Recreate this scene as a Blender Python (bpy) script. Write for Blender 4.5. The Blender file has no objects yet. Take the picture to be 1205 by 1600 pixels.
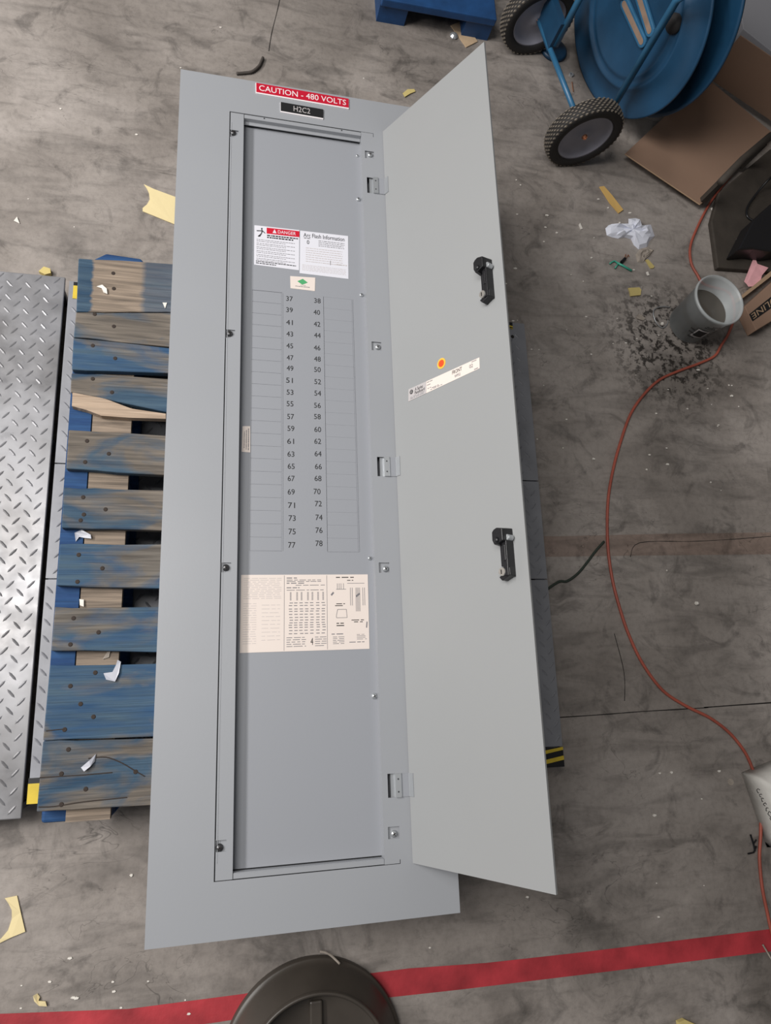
import bpy, bmesh, math, random
from mathutils import Vector, Matrix
random.seed(7)
S = bpy.context.scene
C = S.collection

# ------------------------------------------------------------------ camera
cam = bpy.data.objects.new('camera', bpy.data.cameras.new('camera'))
C.objects.link(cam)
cam.data.sensor_fit = 'VERTICAL'
cam.data.sensor_height = 36
cam.data.sensor_width = 36
cam.data.lens = 24.96
cam.data.clip_start = 0.02
cam.matrix_world = Matrix(((0.97079, -0.02361, -0.23877, 0.0954),
                           (-0.03539, 0.97017, -0.23983, -1.4537),
                           (0.23731, 0.24127, 0.94100, 1.73),
                           (0, 0, 0, 1)))
S.camera = cam

# ------------------------------------------------------------------ light
w = bpy.data.worlds.new('warehouse_air'); S.world = w; w.use_nodes = True
w.node_tree.nodes['Background'].inputs[0].default_value = (0.95, 0.97, 1.0, 1)
w.node_tree.nodes['Background'].inputs[1].default_value = 0.12

def area(name, loc, target, sx, sy, power, col):
    l = bpy.data.lights.new(name, 'AREA'); l.shape = 'RECTANGLE'; l.size = sx; l.size_y = sy
    l.energy = power; l.color = col
    o = bpy.data.objects.new(name, l); C.objects.link(o); o.location = loc
    o.rotation_euler = (Vector(target) - Vector(loc)).to_track_quat('-Z', 'Y').to_euler()
    return o
area('dock_door_light', (-2.45, -0.45, 2.35), (0.0, -0.8, 0.1), 2.8, 0.3, 116, (1.0, 0.97, 0.945))
area('ceiling_light', (-1.6, -0.6, 3.9), (-0.3, -0.8, 0.0), 1.2, 2.2, 104, (1.0, 0.97, 0.93))
S.view_settings.view_transform = 'Standard'
S.view_settings.look = 'None'
S.view_settings.exposure = 0.0
S.view_settings.gamma = 1.0
S.view_settings.use_curve_mapping = False

# ------------------------------------------------------------------ helpers
def lin(c):
    return tuple(((v / 12.92) if v <= 0.04045 else ((v + 0.055) / 1.055) ** 2.4) for v in c)
def rgb(r, g, b):
    return lin((r / 255, g / 255, b / 255)) + (1,)
def mat(name, col, rough=0.5, metal=0.0, bump=0.0, bscale=80, var=0.0, vscale=6, spec=0.5, alpha=None, trans=0.0):
    m = bpy.data.materials.new(name); m.use_nodes = True
    nt = m.node_tree; b = nt.nodes['Principled BSDF']
    b.inputs['Base Color'].default_value = col
    b.inputs['Roughness'].default_value = rough
    b.inputs['Metallic'].default_value = metal
    b.inputs['Specular IOR Level'].default_value = spec
    b.inputs['Transmission Weight'].default_value = trans
    geo = nt.nodes.new('ShaderNodeNewGeometry')
    n = nt.nodes.new('ShaderNodeTexNoise'); n.inputs['Scale'].default_value = vscale; n.inputs['Detail'].default_value = 6
    nt.links.new(geo.outputs['Position'], n.inputs['Vector'])
    if var:
        r = nt.nodes.new('ShaderNodeValToRGB')
        r.color_ramp.elements[0].position = 0.3; r.color_ramp.elements[1].position = 0.7
        r.color_ramp.elements[0].color = tuple(c * (1 - var) for c in col[:3]) + (1,)
        r.color_ramp.elements[1].color = tuple(min(1, c * (1 + var)) for c in col[:3]) + (1,)
        nt.links.new(n.outputs['Fac'], r.inputs['Fac']); nt.links.new(r.outputs['Color'], b.inputs['Base Color'])
    if bump:
        n2 = nt.nodes.new('ShaderNodeTexNoise'); n2.inputs['Scale'].default_value = bscale; n2.inputs['Detail'].default_value = 4
        nt.links.new(geo.outputs['Position'], n2.inputs['Vector'])
        bp = nt.nodes.new('ShaderNodeBump'); bp.inputs['Strength'].default_value = bump; bp.inputs['Distance'].default_value = 0.002
        nt.links.new(n2.outputs['Fac'], bp.inputs['Height']); nt.links.new(bp.outputs['Normal'], b.inputs['Normal'])
    return m

def obj(name, bm, m, parent=None, smooth=False, kind=None, label=None, bevel=0):
    me = bpy.data.meshes.new(name)
    if isinstance(bm, bmesh.types.BMesh):
        bm.normal_update(); bm.to_mesh(me); bm.free()
    else:
        me = bm
    for p in me.polygons: p.use_smooth = smooth
    if m is not None:
        me.materials.clear(); me.materials.append(m)
    o = bpy.data.objects.new(name, me); C.objects.link(o)
    if parent is not None: put(o, parent)
    if kind: o['kind'] = kind
    if label: o['label'] = label
    if bevel:
        b = o.modifiers.new('bevel', 'BEVEL'); b.width = bevel; b.segments = 2; b.limit_method = 'ANGLE'
    return o
def origin_of(o):
    v = Vector((0, 0, 0))
    while o is not None:
        v += Vector(o.location) ; 
        if o.parent is not None: v += o.matrix_parent_inverse.translation
        o = o.parent
    return v
def put(o, parent):
    o.parent = parent
    o.matrix_parent_inverse = Matrix.Translation(-origin_of(parent))
def thing(name, label, cat, loc, group=None):
    o = bpy.data.objects.new(name, None); C.objects.link(o); o.location = loc; o.empty_display_size = 0.05
    o['label'] = label; o['category'] = cat
    if group: o['group'] = group
    return o
def tag(o, label, cat, group=None, kind=None):
    o['label'] = label; o['category'] = cat
    if group: o['group'] = group
    if kind: o['kind'] = kind
    # origin to the base centre of the mesh
    vs = [v.co for v in o.data.vertices]
    c = Vector(((min(v.x for v in vs) + max(v.x for v in vs)) / 2, (min(v.y for v in vs) + max(v.y for v in vs)) / 2, min(v.z for v in vs)))
    o.data.transform(Matrix.Translation(-c)); o.location = c
    return o

def box(bm, x0, x1, y0, y1, z0, z1):
    x0, x1 = sorted((x0, x1)); y0, y1 = sorted((y0, y1)); z0, z1 = sorted((z0, z1))
    v = [bm.verts.new(p) for p in ((x0,y0,z0),(x1,y0,z0),(x1,y1,z0),(x0,y1,z0),(x0,y0,z1),(x1,y0,z1),(x1,y1,z1),(x0,y1,z1))]
    for f in ((3,2,1,0),(4,5,6,7),(0,1,5,4),(1,2,6,5),(2,3,7,6),(3,0,4,7)):
        bm.faces.new([v[i] for i in f])
    return bm
def B(*a):
    return box(bmesh.new(), *a)
def prism(bm, poly, z0, z1):
    """poly: list of (x, y) ; z0/z1 numbers or lists"""
    n = len(poly)
    ar = sum(poly[i][0] * poly[(i + 1) % n][1] - poly[(i + 1) % n][0] * poly[i][1] for i in range(n))
    if ar < 0: poly = poly[::-1]
    lo = [bm.verts.new((p[0], p[1], z0)) for p in poly]
    hi = [bm.verts.new((p[0], p[1], z1)) for p in poly]
    bm.faces.new(hi); bm.faces.new(lo[::-1])
    for i in range(n):
        j = (i + 1) % n
        bm.faces.new((lo[i], lo[j], hi[j], hi[i]))
    return bm
def slab(bm, quad, t):
    """quad of 3D points, thickened along its normal by t (upwards side = quad)"""
    q = [Vector(p) for p in quad]
    nrm = (q[1] - q[0]).cross(q[2] - q[0]).normalized()
    lo = [bm.verts.new(p) for p in q]; hi = [bm.verts.new(p + nrm * t) for p in q]
    n = len(q)
    bm.faces.new(hi); bm.faces.new(lo[::-1])
    for i in range(n):
        j = (i + 1) % n
        bm.faces.new((lo[i], lo[j], hi[j], hi[i]))
    return bm
def gridplate(x0, x1, y0, y1, z0, z1, holes):
    bm = bmesh.new()
    xs = sorted({x0, x1, *[h[0] for h in holes], *[h[1] for h in holes]}); xs = [x for x in xs if x0 - 1e-9 <= x <= x1 + 1e-9]
    ys = sorted({y0, y1, *[h[2] for h in holes], *[h[3] for h in holes]}); ys = [y for y in ys if y0 - 1e-9 <= y <= y1 + 1e-9]
    def solid(i, j):
        if i < 0 or j < 0 or i >= len(xs) - 1 or j >= len(ys) - 1: return False
        cx = (xs[i] + xs[i+1]) / 2; cy = (ys[j] + ys[j+1]) / 2
        return not any(h[0] < cx < h[1] and h[2] < cy < h[3] for h in holes)
    vd = {}
    def V(i, j, k):
        if (i, j, k) not in vd: vd[(i, j, k)] = bm.verts.new((xs[i], ys[j], (z0, z1)[k]))
        return vd[(i, j, k)]
    for i in range(len(xs) - 1):
        for j in range(len(ys) - 1):
            if not solid(i, j): continue
            bm.faces.new((V(i,j,1), V(i+1,j,1), V(i+1,j+1,1), V(i,j+1,1)))
            bm.faces.new((V(i,j,0), V(i,j+1,0), V(i+1,j+1,0), V(i+1,j,0)))
            if not solid(i-1, j): bm.faces.new((V(i,j,0), V(i,j,1), V(i,j+1,1), V(i,j+1,0)))
            if not solid(i+1, j): bm.faces.new((V(i+1,j,0), V(i+1,j+1,0), V(i+1,j+1,1), V(i+1,j,1)))
            if not solid(i, j-1): bm.faces.new((V(i,j,0), V(i+1,j,0), V(i+1,j,1), V(i,j,1)))
            if not solid(i, j+1): bm.faces.new((V(i,j+1,0), V(i,j+1,1), V(i+1,j+1,1), V(i+1,j+1,0)))
    return bm
def frame_of(d):
    d = Vector(d).normalized()
    a = d.orthogonal().normalized(); return a, d.cross(a)
def catmull(pts, sub=6):
    P_ = [Vector(p) for p in pts]; out = []
    for i in range(len(P_) - 1):
        p0 = P_[max(i-1, 0)]; p1 = P_[i]; p2 = P_[i+1]; p3 = P_[min(i+2, len(P_)-1)]
        for k in range(sub):
            t = k / sub
            out.append(0.5 * ((2*p1) + (p2-p0)*t + (2*p0-5*p1+4*p2-p3)*t*t + (3*p1-p0-3*p2+p3)*t**3))
    out.append(P_[-1]); return out
def tube(bm, pts, r, seg=10, rr=None):
    pts = [Vector(p) for p in pts]
    a = None; rings = []
    for i, p in enumerate(pts):
        d = (pts[min(i+1, len(pts)-1)] - pts[max(i-1, 0)]).normalized()
        if a is None: a = d.orthogonal().normalized()
        a = (a - d * a.dot(d)).normalized(); b = d.cross(a)
        rad = rr[i] if rr else r
        rings.append([bm.verts.new(p + (a*math.cos(2*math.pi*k/seg) + b*math.sin(2*math.pi*k/seg))*rad) for k in range(seg)])
    for i in range(len(rings)-1):
        for k in range(seg):
            l = (k+1) % seg
            bm.faces.new((rings[i][k], rings[i][l], rings[i+1][l], rings[i+1][k]))
    bm.faces.new(rings[0][::-1]); bm.faces.new(rings[-1])
    return bm
def lathe(bm, prof, c, axis, seg=48, closed=False):
    """prof: list of (radius, offset along axis)"""
    ax = Vector(axis).normalized(); a, b = frame_of(ax); c = Vector(c); rings = []
    for r, h in prof:
        if r < 1e-6: rings.append([bm.verts.new(c + ax*h)])
        else: rings.append([bm.verts.new(c + ax*h + (a*math.cos(2*math.pi*k/seg) + b*math.sin(2*math.pi*k/seg))*r) for k in range(seg)])
    idx = list(range(len(rings) - 1)) + ([len(rings) - 1] if closed else [])
    for i in idx:
        A, D_ = rings[i], rings[(i+1) % len(rings)]
        for k in range(seg):
            l = (k+1) % seg
            if len(A) == 1 and len(D_) == 1: continue
            if len(A) == 1: bm.faces.new((A[0], D_[k], D_[l]))
            elif len(D_) == 1: bm.faces.new((A[k], A[l], D_[0]))
            else: bm.faces.new((A[k], A[l], D_[l], D_[k]))
    bmesh.ops.recalc_face_normals(bm, faces=bm.faces)
    return bm

_txt = {}
def text_geo(s):
    if s not in _txt:
        cu = bpy.data.curves.new('t', 'FONT'); cu.body = s; cu.size = 1; cu.extrude = 0.01; cu.resolution_u = 3
        o = bpy.data.objects.new('t', cu); C.objects.link(o)
        dg = bpy.context.evaluated_depsgraph_get()
        me = bpy.data.meshes.new_from_object(o.evaluated_get(dg))
        vs = [tuple(v.co) for v in me.vertices]; fs = [tuple(p.vertices) for p in me.polygons]
        bpy.data.objects.remove(o); bpy.data.curves.remove(cu); bpy.data.meshes.remove(me)
        x0 = min(v[0] for v in vs); x1 = max(v[0] for v in vs); y0 = min(v[1] for v in vs); y1 = max(v[1] for v in vs)
        _txt[s] = ([((v[0]-x0)/(x1-x0), (v[1]-y0)/(y1-y0), v[2]) for v in vs], fs, (x1-x0)/(y1-y0))
    return _txt[s]
class Quad:
    """flat area given by bottom-left, bottom-right, top-right, top-left corners"""
    def __init__(s, bl, br, tr, tl, up=None):
        s.q = [Vector(p) for p in (bl, br, tr, tl)]
        s.n = (s.q[1]-s.q[0]).cross(s.q[3]-s.q[0]).normalized()
    def at(s, u, v, h=0.0):
        q = s.q
        return (q[0]*(1-u)*(1-v) + q[1]*u*(1-v) + q[2]*u*v + q[3]*(1-u)*v) + s.n*h
    def sheet(s, t=0.0005):
        return slab(bmesh.new(), s.q, t)
    def sub(s, u0, u1, v0, v1, h):
        return Quad(s.at(u0, v0, h), s.at(u1, v0, h), s.at(u1, v1, h), s.at(u0, v1, h))
def text(s, Q, u0, u1, v0, v1, h, m, parent, name='lettering', rot=False, bold=0.0):
    vs, fs, asp = text_geo(s)
    me = bpy.data.meshes.new(name)
    co = []
    for x, y, z in vs:
        if rot: x, y = 1 - x, 1 - y
        co.append(Q.at(u0 + (u1-u0)*x, v0 + (v1-v0)*y, h + (0.0002 if z > 0 else 0)))
    me.from_pydata(co, [], fs); me.update()
    return obj(name, me, m, parent)
def bars(Q, rows, h, m, parent, name='small_print', seed=1):
    """rows: (u0, u1, v, height) turned into word-long dashes of illegible small print"""
    rnd = random.Random(seed); bm = bmesh.new()
    for u0, u1, v, hh in rows:
        u = u0
        while u < u1 - 0.01:
            L = min(rnd.uniform(0.02, 0.07), u1 - u)
            slab(bm, [Q.at(u, v, h), Q.at(u+L, v, h), Q.at(u+L, v+hh, h), Q.at(u, v+hh, h)], 0.0001)
            u += L + rnd.uniform(0.008, 0.016)
    return obj(name, bm, m, parent, kind='stuff')

# ------------------------------------------------------------------ materials
def concrete(name, base, dark, light, extra=True):
    m = bpy.data.materials.new(name); m.use_nodes = True; nt = m.node_tree; N = nt.nodes; L = nt.links
    b = N['Principled BSDF']; b.inputs['Roughness'].default_value = 0.62; b.inputs['Specular IOR Level'].default_value = 0.35
    geo = N.new('ShaderNodeNewGeometry')
    def noise(scale, det, vec=None, dist=0.0, rough=0.55):
        n = N.new('ShaderNodeTexNoise'); n.inputs['Scale'].default_value = scale; n.inputs['Detail'].default_value = det
        n.inputs['Distortion'].default_value = dist; n.inputs['Roughness'].default_value = rough
        L.new(vec or geo.outputs['Position'], n.inputs['Vector']); return n.outputs['Fac']
    def ramp(fac, stops):
        r = N.new('ShaderNodeValToRGB'); e = r.color_ramp.elements
        e[0].position, e[0].color = stops[0]; e[1].position, e[1].color = stops[-1]
        for s_ in stops[1:-1]:
            q = e.new(s_[0]); q.color = s_[1]
        L.new(fac, r.inputs['Fac']); return r.outputs['Color']
    def mix(a, c, fac, mode='MIX'):
        x = N.new('ShaderNodeMixRGB'); x.blend_type = mode
        for i, v in ((1, a), (2, c)):
            if isinstance(v, tuple): x.inputs[i].default_value = v
            else: L.new(v, x.inputs[i])
        if isinstance(fac, float): x.inputs[0].default_value = fac
        else: L.new(fac, x.inputs[0])
        return x.outputs[0]
    g = lambda v: (v, v, v, 1)
    col = ramp(noise(2.2, 8, dist=0.6), [(0.3, dark), (0.5, base), (0.72, light)])
    mp = N.new('ShaderNodeMapping'); mp.inputs['Scale'].default_value = (2.2, 9, 1); mp.inputs['Rotation'].default_value = (0, 0, 0.05)
    L.new(geo.outputs['Position'], mp.inputs['Vector'])
    streak = ramp(noise(2.4, 8, mp.outputs['Vector'], 0.8), [(0.32, g(0.62)), (0.5, g(1.0)), (0.75, g(1.10))])
    col = mix(col, streak, 0.8, 'MULTIPLY')
    blot = ramp(noise(9, 7, dist=1.2, rough=0.65), [(0.33, g(0.48)), (0.46, g(1.0)), (0.6, g(1.0))])
    col = mix(col, blot, 0.75, 'MULTIPLY')
    fine = ramp(noise(60, 6, rough=0.7), [(0.3, g(0.78)), (0.5, g(1.0)), (0.75, g(1.14))])
    col = mix(col, fine, 0.8, 'MULTIPLY')
    # thin dark scuffs
    v = N.new('ShaderNodeTexNoise'); v.inputs['Scale'].default_value = 4.2; v.inputs['Detail'].default_value = 3; v.inputs['Distortion'].default_value = 2.2
    mp2 = N.new('ShaderNodeMapping'); mp2.inputs['Scale'].default_value = (1, 2.4, 1); mp2.inputs['Rotation'].default_value = (0, 0, 0.5)
    L.new(geo.outputs['Position'], mp2.inputs['Vector']); L.new(mp2.outputs['Vector'], v.inputs['Vector'])
    scuff = ramp(v.outputs['Fac'], [(0.494, g(1.0)), (0.5, g(0.45)), (0.506, g(1.0))])
    msk = ramp(noise(3.3, 3), [(0.5, g(0.0)), (0.62, g(0.9))])
    col = mix(col, mix(col, scuff, 1.0, 'MULTIPLY'), msk)
    if extra:
        # oily spill spots around the mixing cup
        vm = N.new('ShaderNodeVectorMath'); vm.operation = 'DISTANCE'; vm.inputs[1].default_value = (1.4546, -0.4612, 0.0000)
        L.new(geo.outputs['Position'], vm.inputs[0])
        fall = ramp(vm.outputs['Value'], [(0.0, g(1.0)), (0.12, g(0.9)), (0.26, g(0.0))])
        spots = ramp(noise(38, 6, dist=0.2, rough=0.7), [(0.49, g(0.0)), (0.56, g(0.95))])
        mm = mix(spots, fall, 1.0, 'MULTIPLY')
        col = mix(col, (0.012, 0.009, 0.007, 1), mm)
        # dark tyre-like smudge patches
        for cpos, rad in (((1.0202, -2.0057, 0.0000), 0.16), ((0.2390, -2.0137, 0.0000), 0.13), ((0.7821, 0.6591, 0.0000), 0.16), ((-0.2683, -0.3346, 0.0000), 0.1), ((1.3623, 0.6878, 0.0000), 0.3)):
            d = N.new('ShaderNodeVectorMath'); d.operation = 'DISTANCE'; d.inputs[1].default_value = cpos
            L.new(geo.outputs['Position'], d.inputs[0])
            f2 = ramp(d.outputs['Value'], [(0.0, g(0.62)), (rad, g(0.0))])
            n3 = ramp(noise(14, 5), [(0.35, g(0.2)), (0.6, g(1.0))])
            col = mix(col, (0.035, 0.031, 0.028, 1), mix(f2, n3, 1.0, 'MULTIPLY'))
    L.new(col, b.inputs['Base Color'])
    bp = N.new('ShaderNodeBump'); bp.inputs['Strength'].default_value = 0.35; bp.inputs['Distance'].default_value = 0.003
    L.new(noise(45, 6), bp.inputs['Height']); L.new(bp.outputs['Normal'], b.inputs['Normal'])
    return m

M = {}
M['concrete'] = concrete('concrete', (0.272, 0.242, 0.220, 1), (0.160, 0.140, 0.125, 1), (0.39, 0.352, 0.326, 1))
M['patch'] = concrete('patch_concrete', (0.25, 0.19, 0.16, 1), (0.2, 0.15, 0.125, 1), (0.29, 0.23, 0.20, 1), extra=False)
M['joint'] = mat('joint_dirt', rgb(38, 34, 32), 0.9)
M['red_paint'] = mat('red_floor_paint', (0.40, 0.035, 0.045, 1), 0.55, bump=0.3, var=0.35, vscale=11)
M['panel'] = mat('grey_enamel', (0.318, 0.330, 0.352, 1), 0.38, bump=0.04, bscale=250, var=0.03, vscale=2, spec=0.5)
M['panel_in'] = mat('grey_enamel_inner', (0.300, 0.312, 0.340, 1), 0.42, bump=0.04, bscale=250, spec=0.45)
M['door'] = mat('grey_door_enamel', (0.300, 0.308, 0.312, 1), 0.40, bump=0.03, bscale=200, var=0.02, vscale=2)
M['gap'] = mat('shadowed_steel', rgb(60, 62, 66), 0.7)
M['steel'] = mat('zinc_steel', (0.48, 0.50, 0.52, 1), 0.36, metal=0.6, bump=0.1)
M['darksteel'] = mat('dark_steel', (0.12, 0.12, 0.125, 1), 0.35, metal=0.8)
M['chrome'] = mat('lock_metal', (0.72, 0.70, 0.66, 1), 0.25, metal=0.85)
M['black'] = mat('black_plastic', rgb(22, 22, 25), 0.38)
M['ink'] = mat('black_ink', rgb(20, 20, 22), 0.6)
M['greyink'] = mat('faded_ink', rgb(120, 118, 122), 0.7)
M['paleink'] = mat('pale_ink', rgb(190, 182, 180), 0.7)
M['white'] = mat('white_label', rgb(222, 222, 230), 0.45)
M['cream'] = mat('cream_label', rgb(228, 216, 208), 0.5)
M['foil'] = mat('silver_label', rgb(185, 180, 180), 0.4)
M['redlab'] = mat('red_label', rgb(200, 22, 48), 0.45)
M['redplate'] = mat('red_engraved_plastic', rgb(190, 24, 50), 0.35)
M['whitecore'] = mat('white_plastic_core', rgb(235, 230, 232), 0.5)
M['green'] = mat('green_print', rgb(80, 165, 110), 0.5)
M['orange'] = mat('orange_print', rgb(240, 90, 25), 0.5)
M['yellow'] = mat('yellow_print', rgb(250, 190, 70), 0.5)
M['yellowpaint'] = mat('yellow_hazard_paint', rgb(205, 178, 50), 0.5, var=0.15, vscale=30)
M['cream_paper'] = mat('cream_paper', rgb(225, 208, 160), 0.8, bump=0.2, bscale=60)
M['tan_card'] = mat('tan_card', rgb(190, 165, 135), 0.85, bump=0.3, bscale=90, var=0.1, vscale=40)
M['tan_dull'] = mat('dull_tan_card', rgb(140, 118, 102), 0.85, bump=0.2, var=0.15, vscale=30)
M['yellow_paper'] = mat('yellow_paper', rgb(205, 168, 100), 0.8, bump=0.2)
M['yellow_foam'] = mat('yellow_foam', rgb(200, 182, 118), 0.9, bump=0.4)
M['card'] = mat('corrugated_cardboard', rgb(142, 115, 97), 0.85, bump=0.12, bscale=40, var=0.05, vscale=5)
M['card_edge'] = mat('cardboard_edge', rgb(165, 138, 112), 0.9)
M['paper'] = mat('white_paper', rgb(225, 228, 240), 0.8)
M['greypaper'] = mat('grey_tissue', rgb(160, 150, 140), 0.9, var=0.2, vscale=60)
M['teal'] = mat('teal_plastic', rgb(70, 175, 150), 0.4)
M['pink'] = mat('pink_paper', rgb(222, 165, 170), 0.8, var=0.08, vscale=40)
M['blue'] = mat('blue_enamel', (0.010, 0.050, 0.108, 1), 0.42, bump=0.15, bscale=40, var=0.22, vscale=9)
M['bluetube'] = mat('blue_tube_enamel', (0.028, 0.125, 0.24, 1), 0.35, var=0.2, vscale=14)
M['bluedeep'] = mat('blue_steel_paint', (0.010, 0.055, 0.165, 1), 0.5, bump=0.2, var=0.3, vscale=14)
M['rubber'] = mat('black_rubber', rgb(34, 32, 32), 0.7)
M['tread'] = mat('dusty_tread_rubber', rgb(120, 112, 102), 0.9, var=0.25, vscale=50)
M['rim'] = mat('grey_wheel_plastic', rgb(150, 150, 162), 0.45, var=0.12, vscale=12)
M['cord'] = mat('orange_cord', (0.36, 0.085, 0.055, 1), 0.5, var=0.25, vscale=9)
M['darkcord'] = mat('dark_cord', rgb(48, 58, 50), 0.6)
M['olive'] = mat('grimy_base_steel', rgb(56, 50, 44), 0.75, bump=0.3, var=0.25, vscale=14)
M['umber'] = mat('brown_black_rubber', (0.055, 0.046, 0.038, 1), 0.42, bump=0.1, bscale=60, var=0.2, vscale=8)
M['sack'] = mat('white_woven_sack', rgb(215, 212, 206), 0.7, bump=0.3, bscale=120)
M['copper'] = mat('copper_wire', (0.75, 0.35, 0.2, 1), 0.35, metal=0.9)
M['greyboard'] = mat('grey_plastic_board', rgb(150, 150, 156), 0.6)
M['crumb'] = mat('pale_crumbs', rgb(225, 220, 212), 0.8)
M['film'] = mat('clear_film', rgb(180, 182, 192), 0.3)
M['darkrubbish'] = mat('dark_rubber_strip', rgb(70, 64, 60), 0.7)

# cup plastic: cloudy see-through wall
m = bpy.data.materials.new('cloudy_plastic'); m.use_nodes = True
b = m.node_tree.nodes['Principled BSDF']; b.inputs['Base Color'].default_value = (0.46, 0.49, 0.50, 1); b.inputs['Roughness'].default_value = 0.3
b.inputs['Alpha'].default_value = 0.5
M['cup'] = m
m = bpy.data.materials.new('murky_water'); m.use_nodes = True
b = m.node_tree.nodes['Principled BSDF']; b.inputs['Base Color'].default_value = (0.09, 0.08, 0.068, 1); b.inputs['Roughness'].default_value = 0.08
M['water'] = m

def diamond_mat():
    m = bpy.data.materials.new('galvanised_tread_plate'); m.use_nodes = True; nt = m.node_tree; N = nt.nodes; L = nt.links
    b = N['Principled BSDF']; b.inputs['Roughness'].default_value = 0.34; b.inputs['Metallic'].default_value = 0.35
    geo = N.new('ShaderNodeNewGeometry')
    n = N.new('ShaderNodeTexNoise'); n.inputs['Scale'].default_value = 7; n.inputs['Detail'].default_value = 8; L.new(geo.outputs['Position'], n.inputs['Vector'])
    r = N.new('ShaderNodeValToRGB'); r.color_ramp.elements[0].position = 0.35; r.color_ramp.elements[0].color = (0.19, 0.186, 0.19, 1)
    r.color_ramp.elements[1].position = 0.6; r.color_ramp.elements[1].color = (0.28, 0.28, 0.295, 1)
    L.new(n.outputs['Fac'], r.inputs['Fac']); L.new(r.outputs['Color'], b.inputs['Base Color'])
    n2 = N.new('ShaderNodeTexNoise'); n2.inputs['Scale'].default_value = 30; n2.inputs['Detail'].default_value = 6; L.new(geo.outputs['Position'], n2.inputs['Vector'])
    r2 = N.new('ShaderNodeMapRange'); r2.inputs[3].default_value = 0.12; r2.inputs[4].default_value = 0.55
    L.new(n2.outputs['Fac'], r2.inputs[0]); L.new(r2.outputs[0], b.inputs['Roughness'])
    return m
M['plate'] = diamond_mat()
M['deck'] = mat('blue_grey_deck_plate', (0.245, 0.25, 0.272, 1), 0.45, metal=0.1, var=0.15, vscale=12, bump=0.1)
m = mat('blue_grey_tread_plate', (0.145, 0.155, 0.185, 1), 0.5, metal=0.2, var=0.15, vscale=12, bump=0.1); M['plate_blue'] = m

def wood(name, cols, seed, ends=None):
    """weathered pallet board: bare grey-brown timber with blue paint left in worn patches"""
    m = bpy.data.materials.new(name); m.use_nodes = True; nt = m.node_tree; N = nt.nodes; L = nt.links
    b = N['Principled BSDF']; b.inputs['Roughness'].default_value = 0.75; b.inputs['Specular IOR Level'].default_value = 0.3
    geo = N.new('ShaderNodeNewGeometry'); oi = N.new('ShaderNodeObjectInfo')
    off = N.new('ShaderNodeVectorMath'); off.operation = 'MULTIPLY_ADD'
    cmb = N.new('ShaderNodeCombineXYZ'); L.new(oi.outputs['Random'], cmb.inputs[0]); L.new(oi.outputs['Random'], cmb.inputs[1])
    L.new(cmb.outputs[0], off.inputs[0]); off.inputs[1].default_value = (9, 17, 0); L.new(geo.outputs['Position'], off.inputs[2])
    def noise(scale, det, sc, dist=0.0):
        mp = N.new('ShaderNodeMapping'); mp.inputs['Scale'].default_value = sc; L.new(off.outputs[0], mp.inputs['Vector'])
        n = N.new('ShaderNodeTexNoise'); n.inputs['Scale'].default_value = scale; n.inputs['Detail'].default_value = det; n.inputs['Distortion'].default_value = dist
        L.new(mp.outputs[0], n.inputs['Vector']); return n.outputs['Fac']
    def ramp(fac, a, ca, c, cc):
        r = N.new('ShaderNodeValToRGB'); e = r.color_ramp.elements; e[0].position = a; e[0].color = ca; e[1].position = c; e[1].color = cc
        L.new(fac, r.inputs['Fac']); return r.outputs['Color']
    bare = ramp(noise(6, 8, (1.2, 22, 4), 0.6), 0.3, cols[0], 0.7, cols[1])
    paint = ramp(noise(5, 6, (2, 14, 4)), 0.3, cols[2], 0.7, cols[3])
    msk = ramp(noise(5.5, 12, (1.2, 2.6, 2), 0.5), cols[4] - 0.07, (0, 0, 0, 1), cols[4] + 0.07, (1, 1, 1, 1))
    if ends:   # paint is left only at the two ends of the board
        sx = N.new('ShaderNodeSeparateXYZ'); L.new(geo.outputs['Position'], sx.inputs[0])
        wv = N.new('ShaderNodeMath'); wv.operation = 'MULTIPLY_ADD'; wv.inputs[1].default_value = 0.03; L.new(noise(9, 4, (1, 5, 1)), wv.inputs[0]); L.new(sx.outputs[0], wv.inputs[2])
        r_ = N.new('ShaderNodeValToRGB'); e = r_.color_ramp.elements; r_.color_ramp.interpolation = 'LINEAR'
        mr = N.new('ShaderNodeMapRange'); mr.inputs[1].default_value = -0.25; mr.inputs[2].default_value = 0.05; L.new(wv.outputs[0], mr.inputs[0])
        pa = (ends[0] + .015 + .25)/.3; pb = (ends[1] + .015 + .25)/.3
        e[0].position = pa - .01; e[0].color = (1, 1, 1, 1); e[1].position = pb + .03; e[1].color = (.75, .75, .75, 1)
        q = e.new(pa + .01); q.color = (0, 0, 0, 1); q = e.new(pb - .01); q.color = (0, 0, 0, 1)
        L.new(mr.outputs[0], r_.inputs[0]); msk = r_.outputs['Color']
    x = N.new('ShaderNodeMixRGB'); L.new(msk, x.inputs[0]); L.new(bare, x.inputs[1]); L.new(paint, x.inputs[2])
    gr = ramp(noise(5, 6, (1.0, 60, 4), 1.0), 0.3, (0.66, 0.66, 0.66, 1), 0.6, (1.05, 1.05, 1.05, 1))
    y = N.new('ShaderNodeMixRGB'); y.blend_type = 'MULTIPLY'; y.inputs[0].default_value = 0.85; L.new(x.outputs[0], y.inputs[1]); L.new(gr, y.inputs[2])
    L.new(y.outputs[0], b.inputs['Base Color'])
    bp = N.new('ShaderNodeBump'); bp.inputs['Strength'].default_value = 0.5; bp.inputs['Distance'].default_value = 0.003
    L.new(noise(6, 6, (1, 45, 4), 0.8), bp.inputs['Height']); L.new(bp.outputs['Normal'], b.inputs['Normal'])
    return m
gb = (0.085, 0.074, 0.064, 1); lb = (0.205, 0.175, 0.145, 1)
bl = (0.022, 0.056, 0.105, 1); bl2 = (0.062, 0.108, 0.155, 1)
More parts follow.
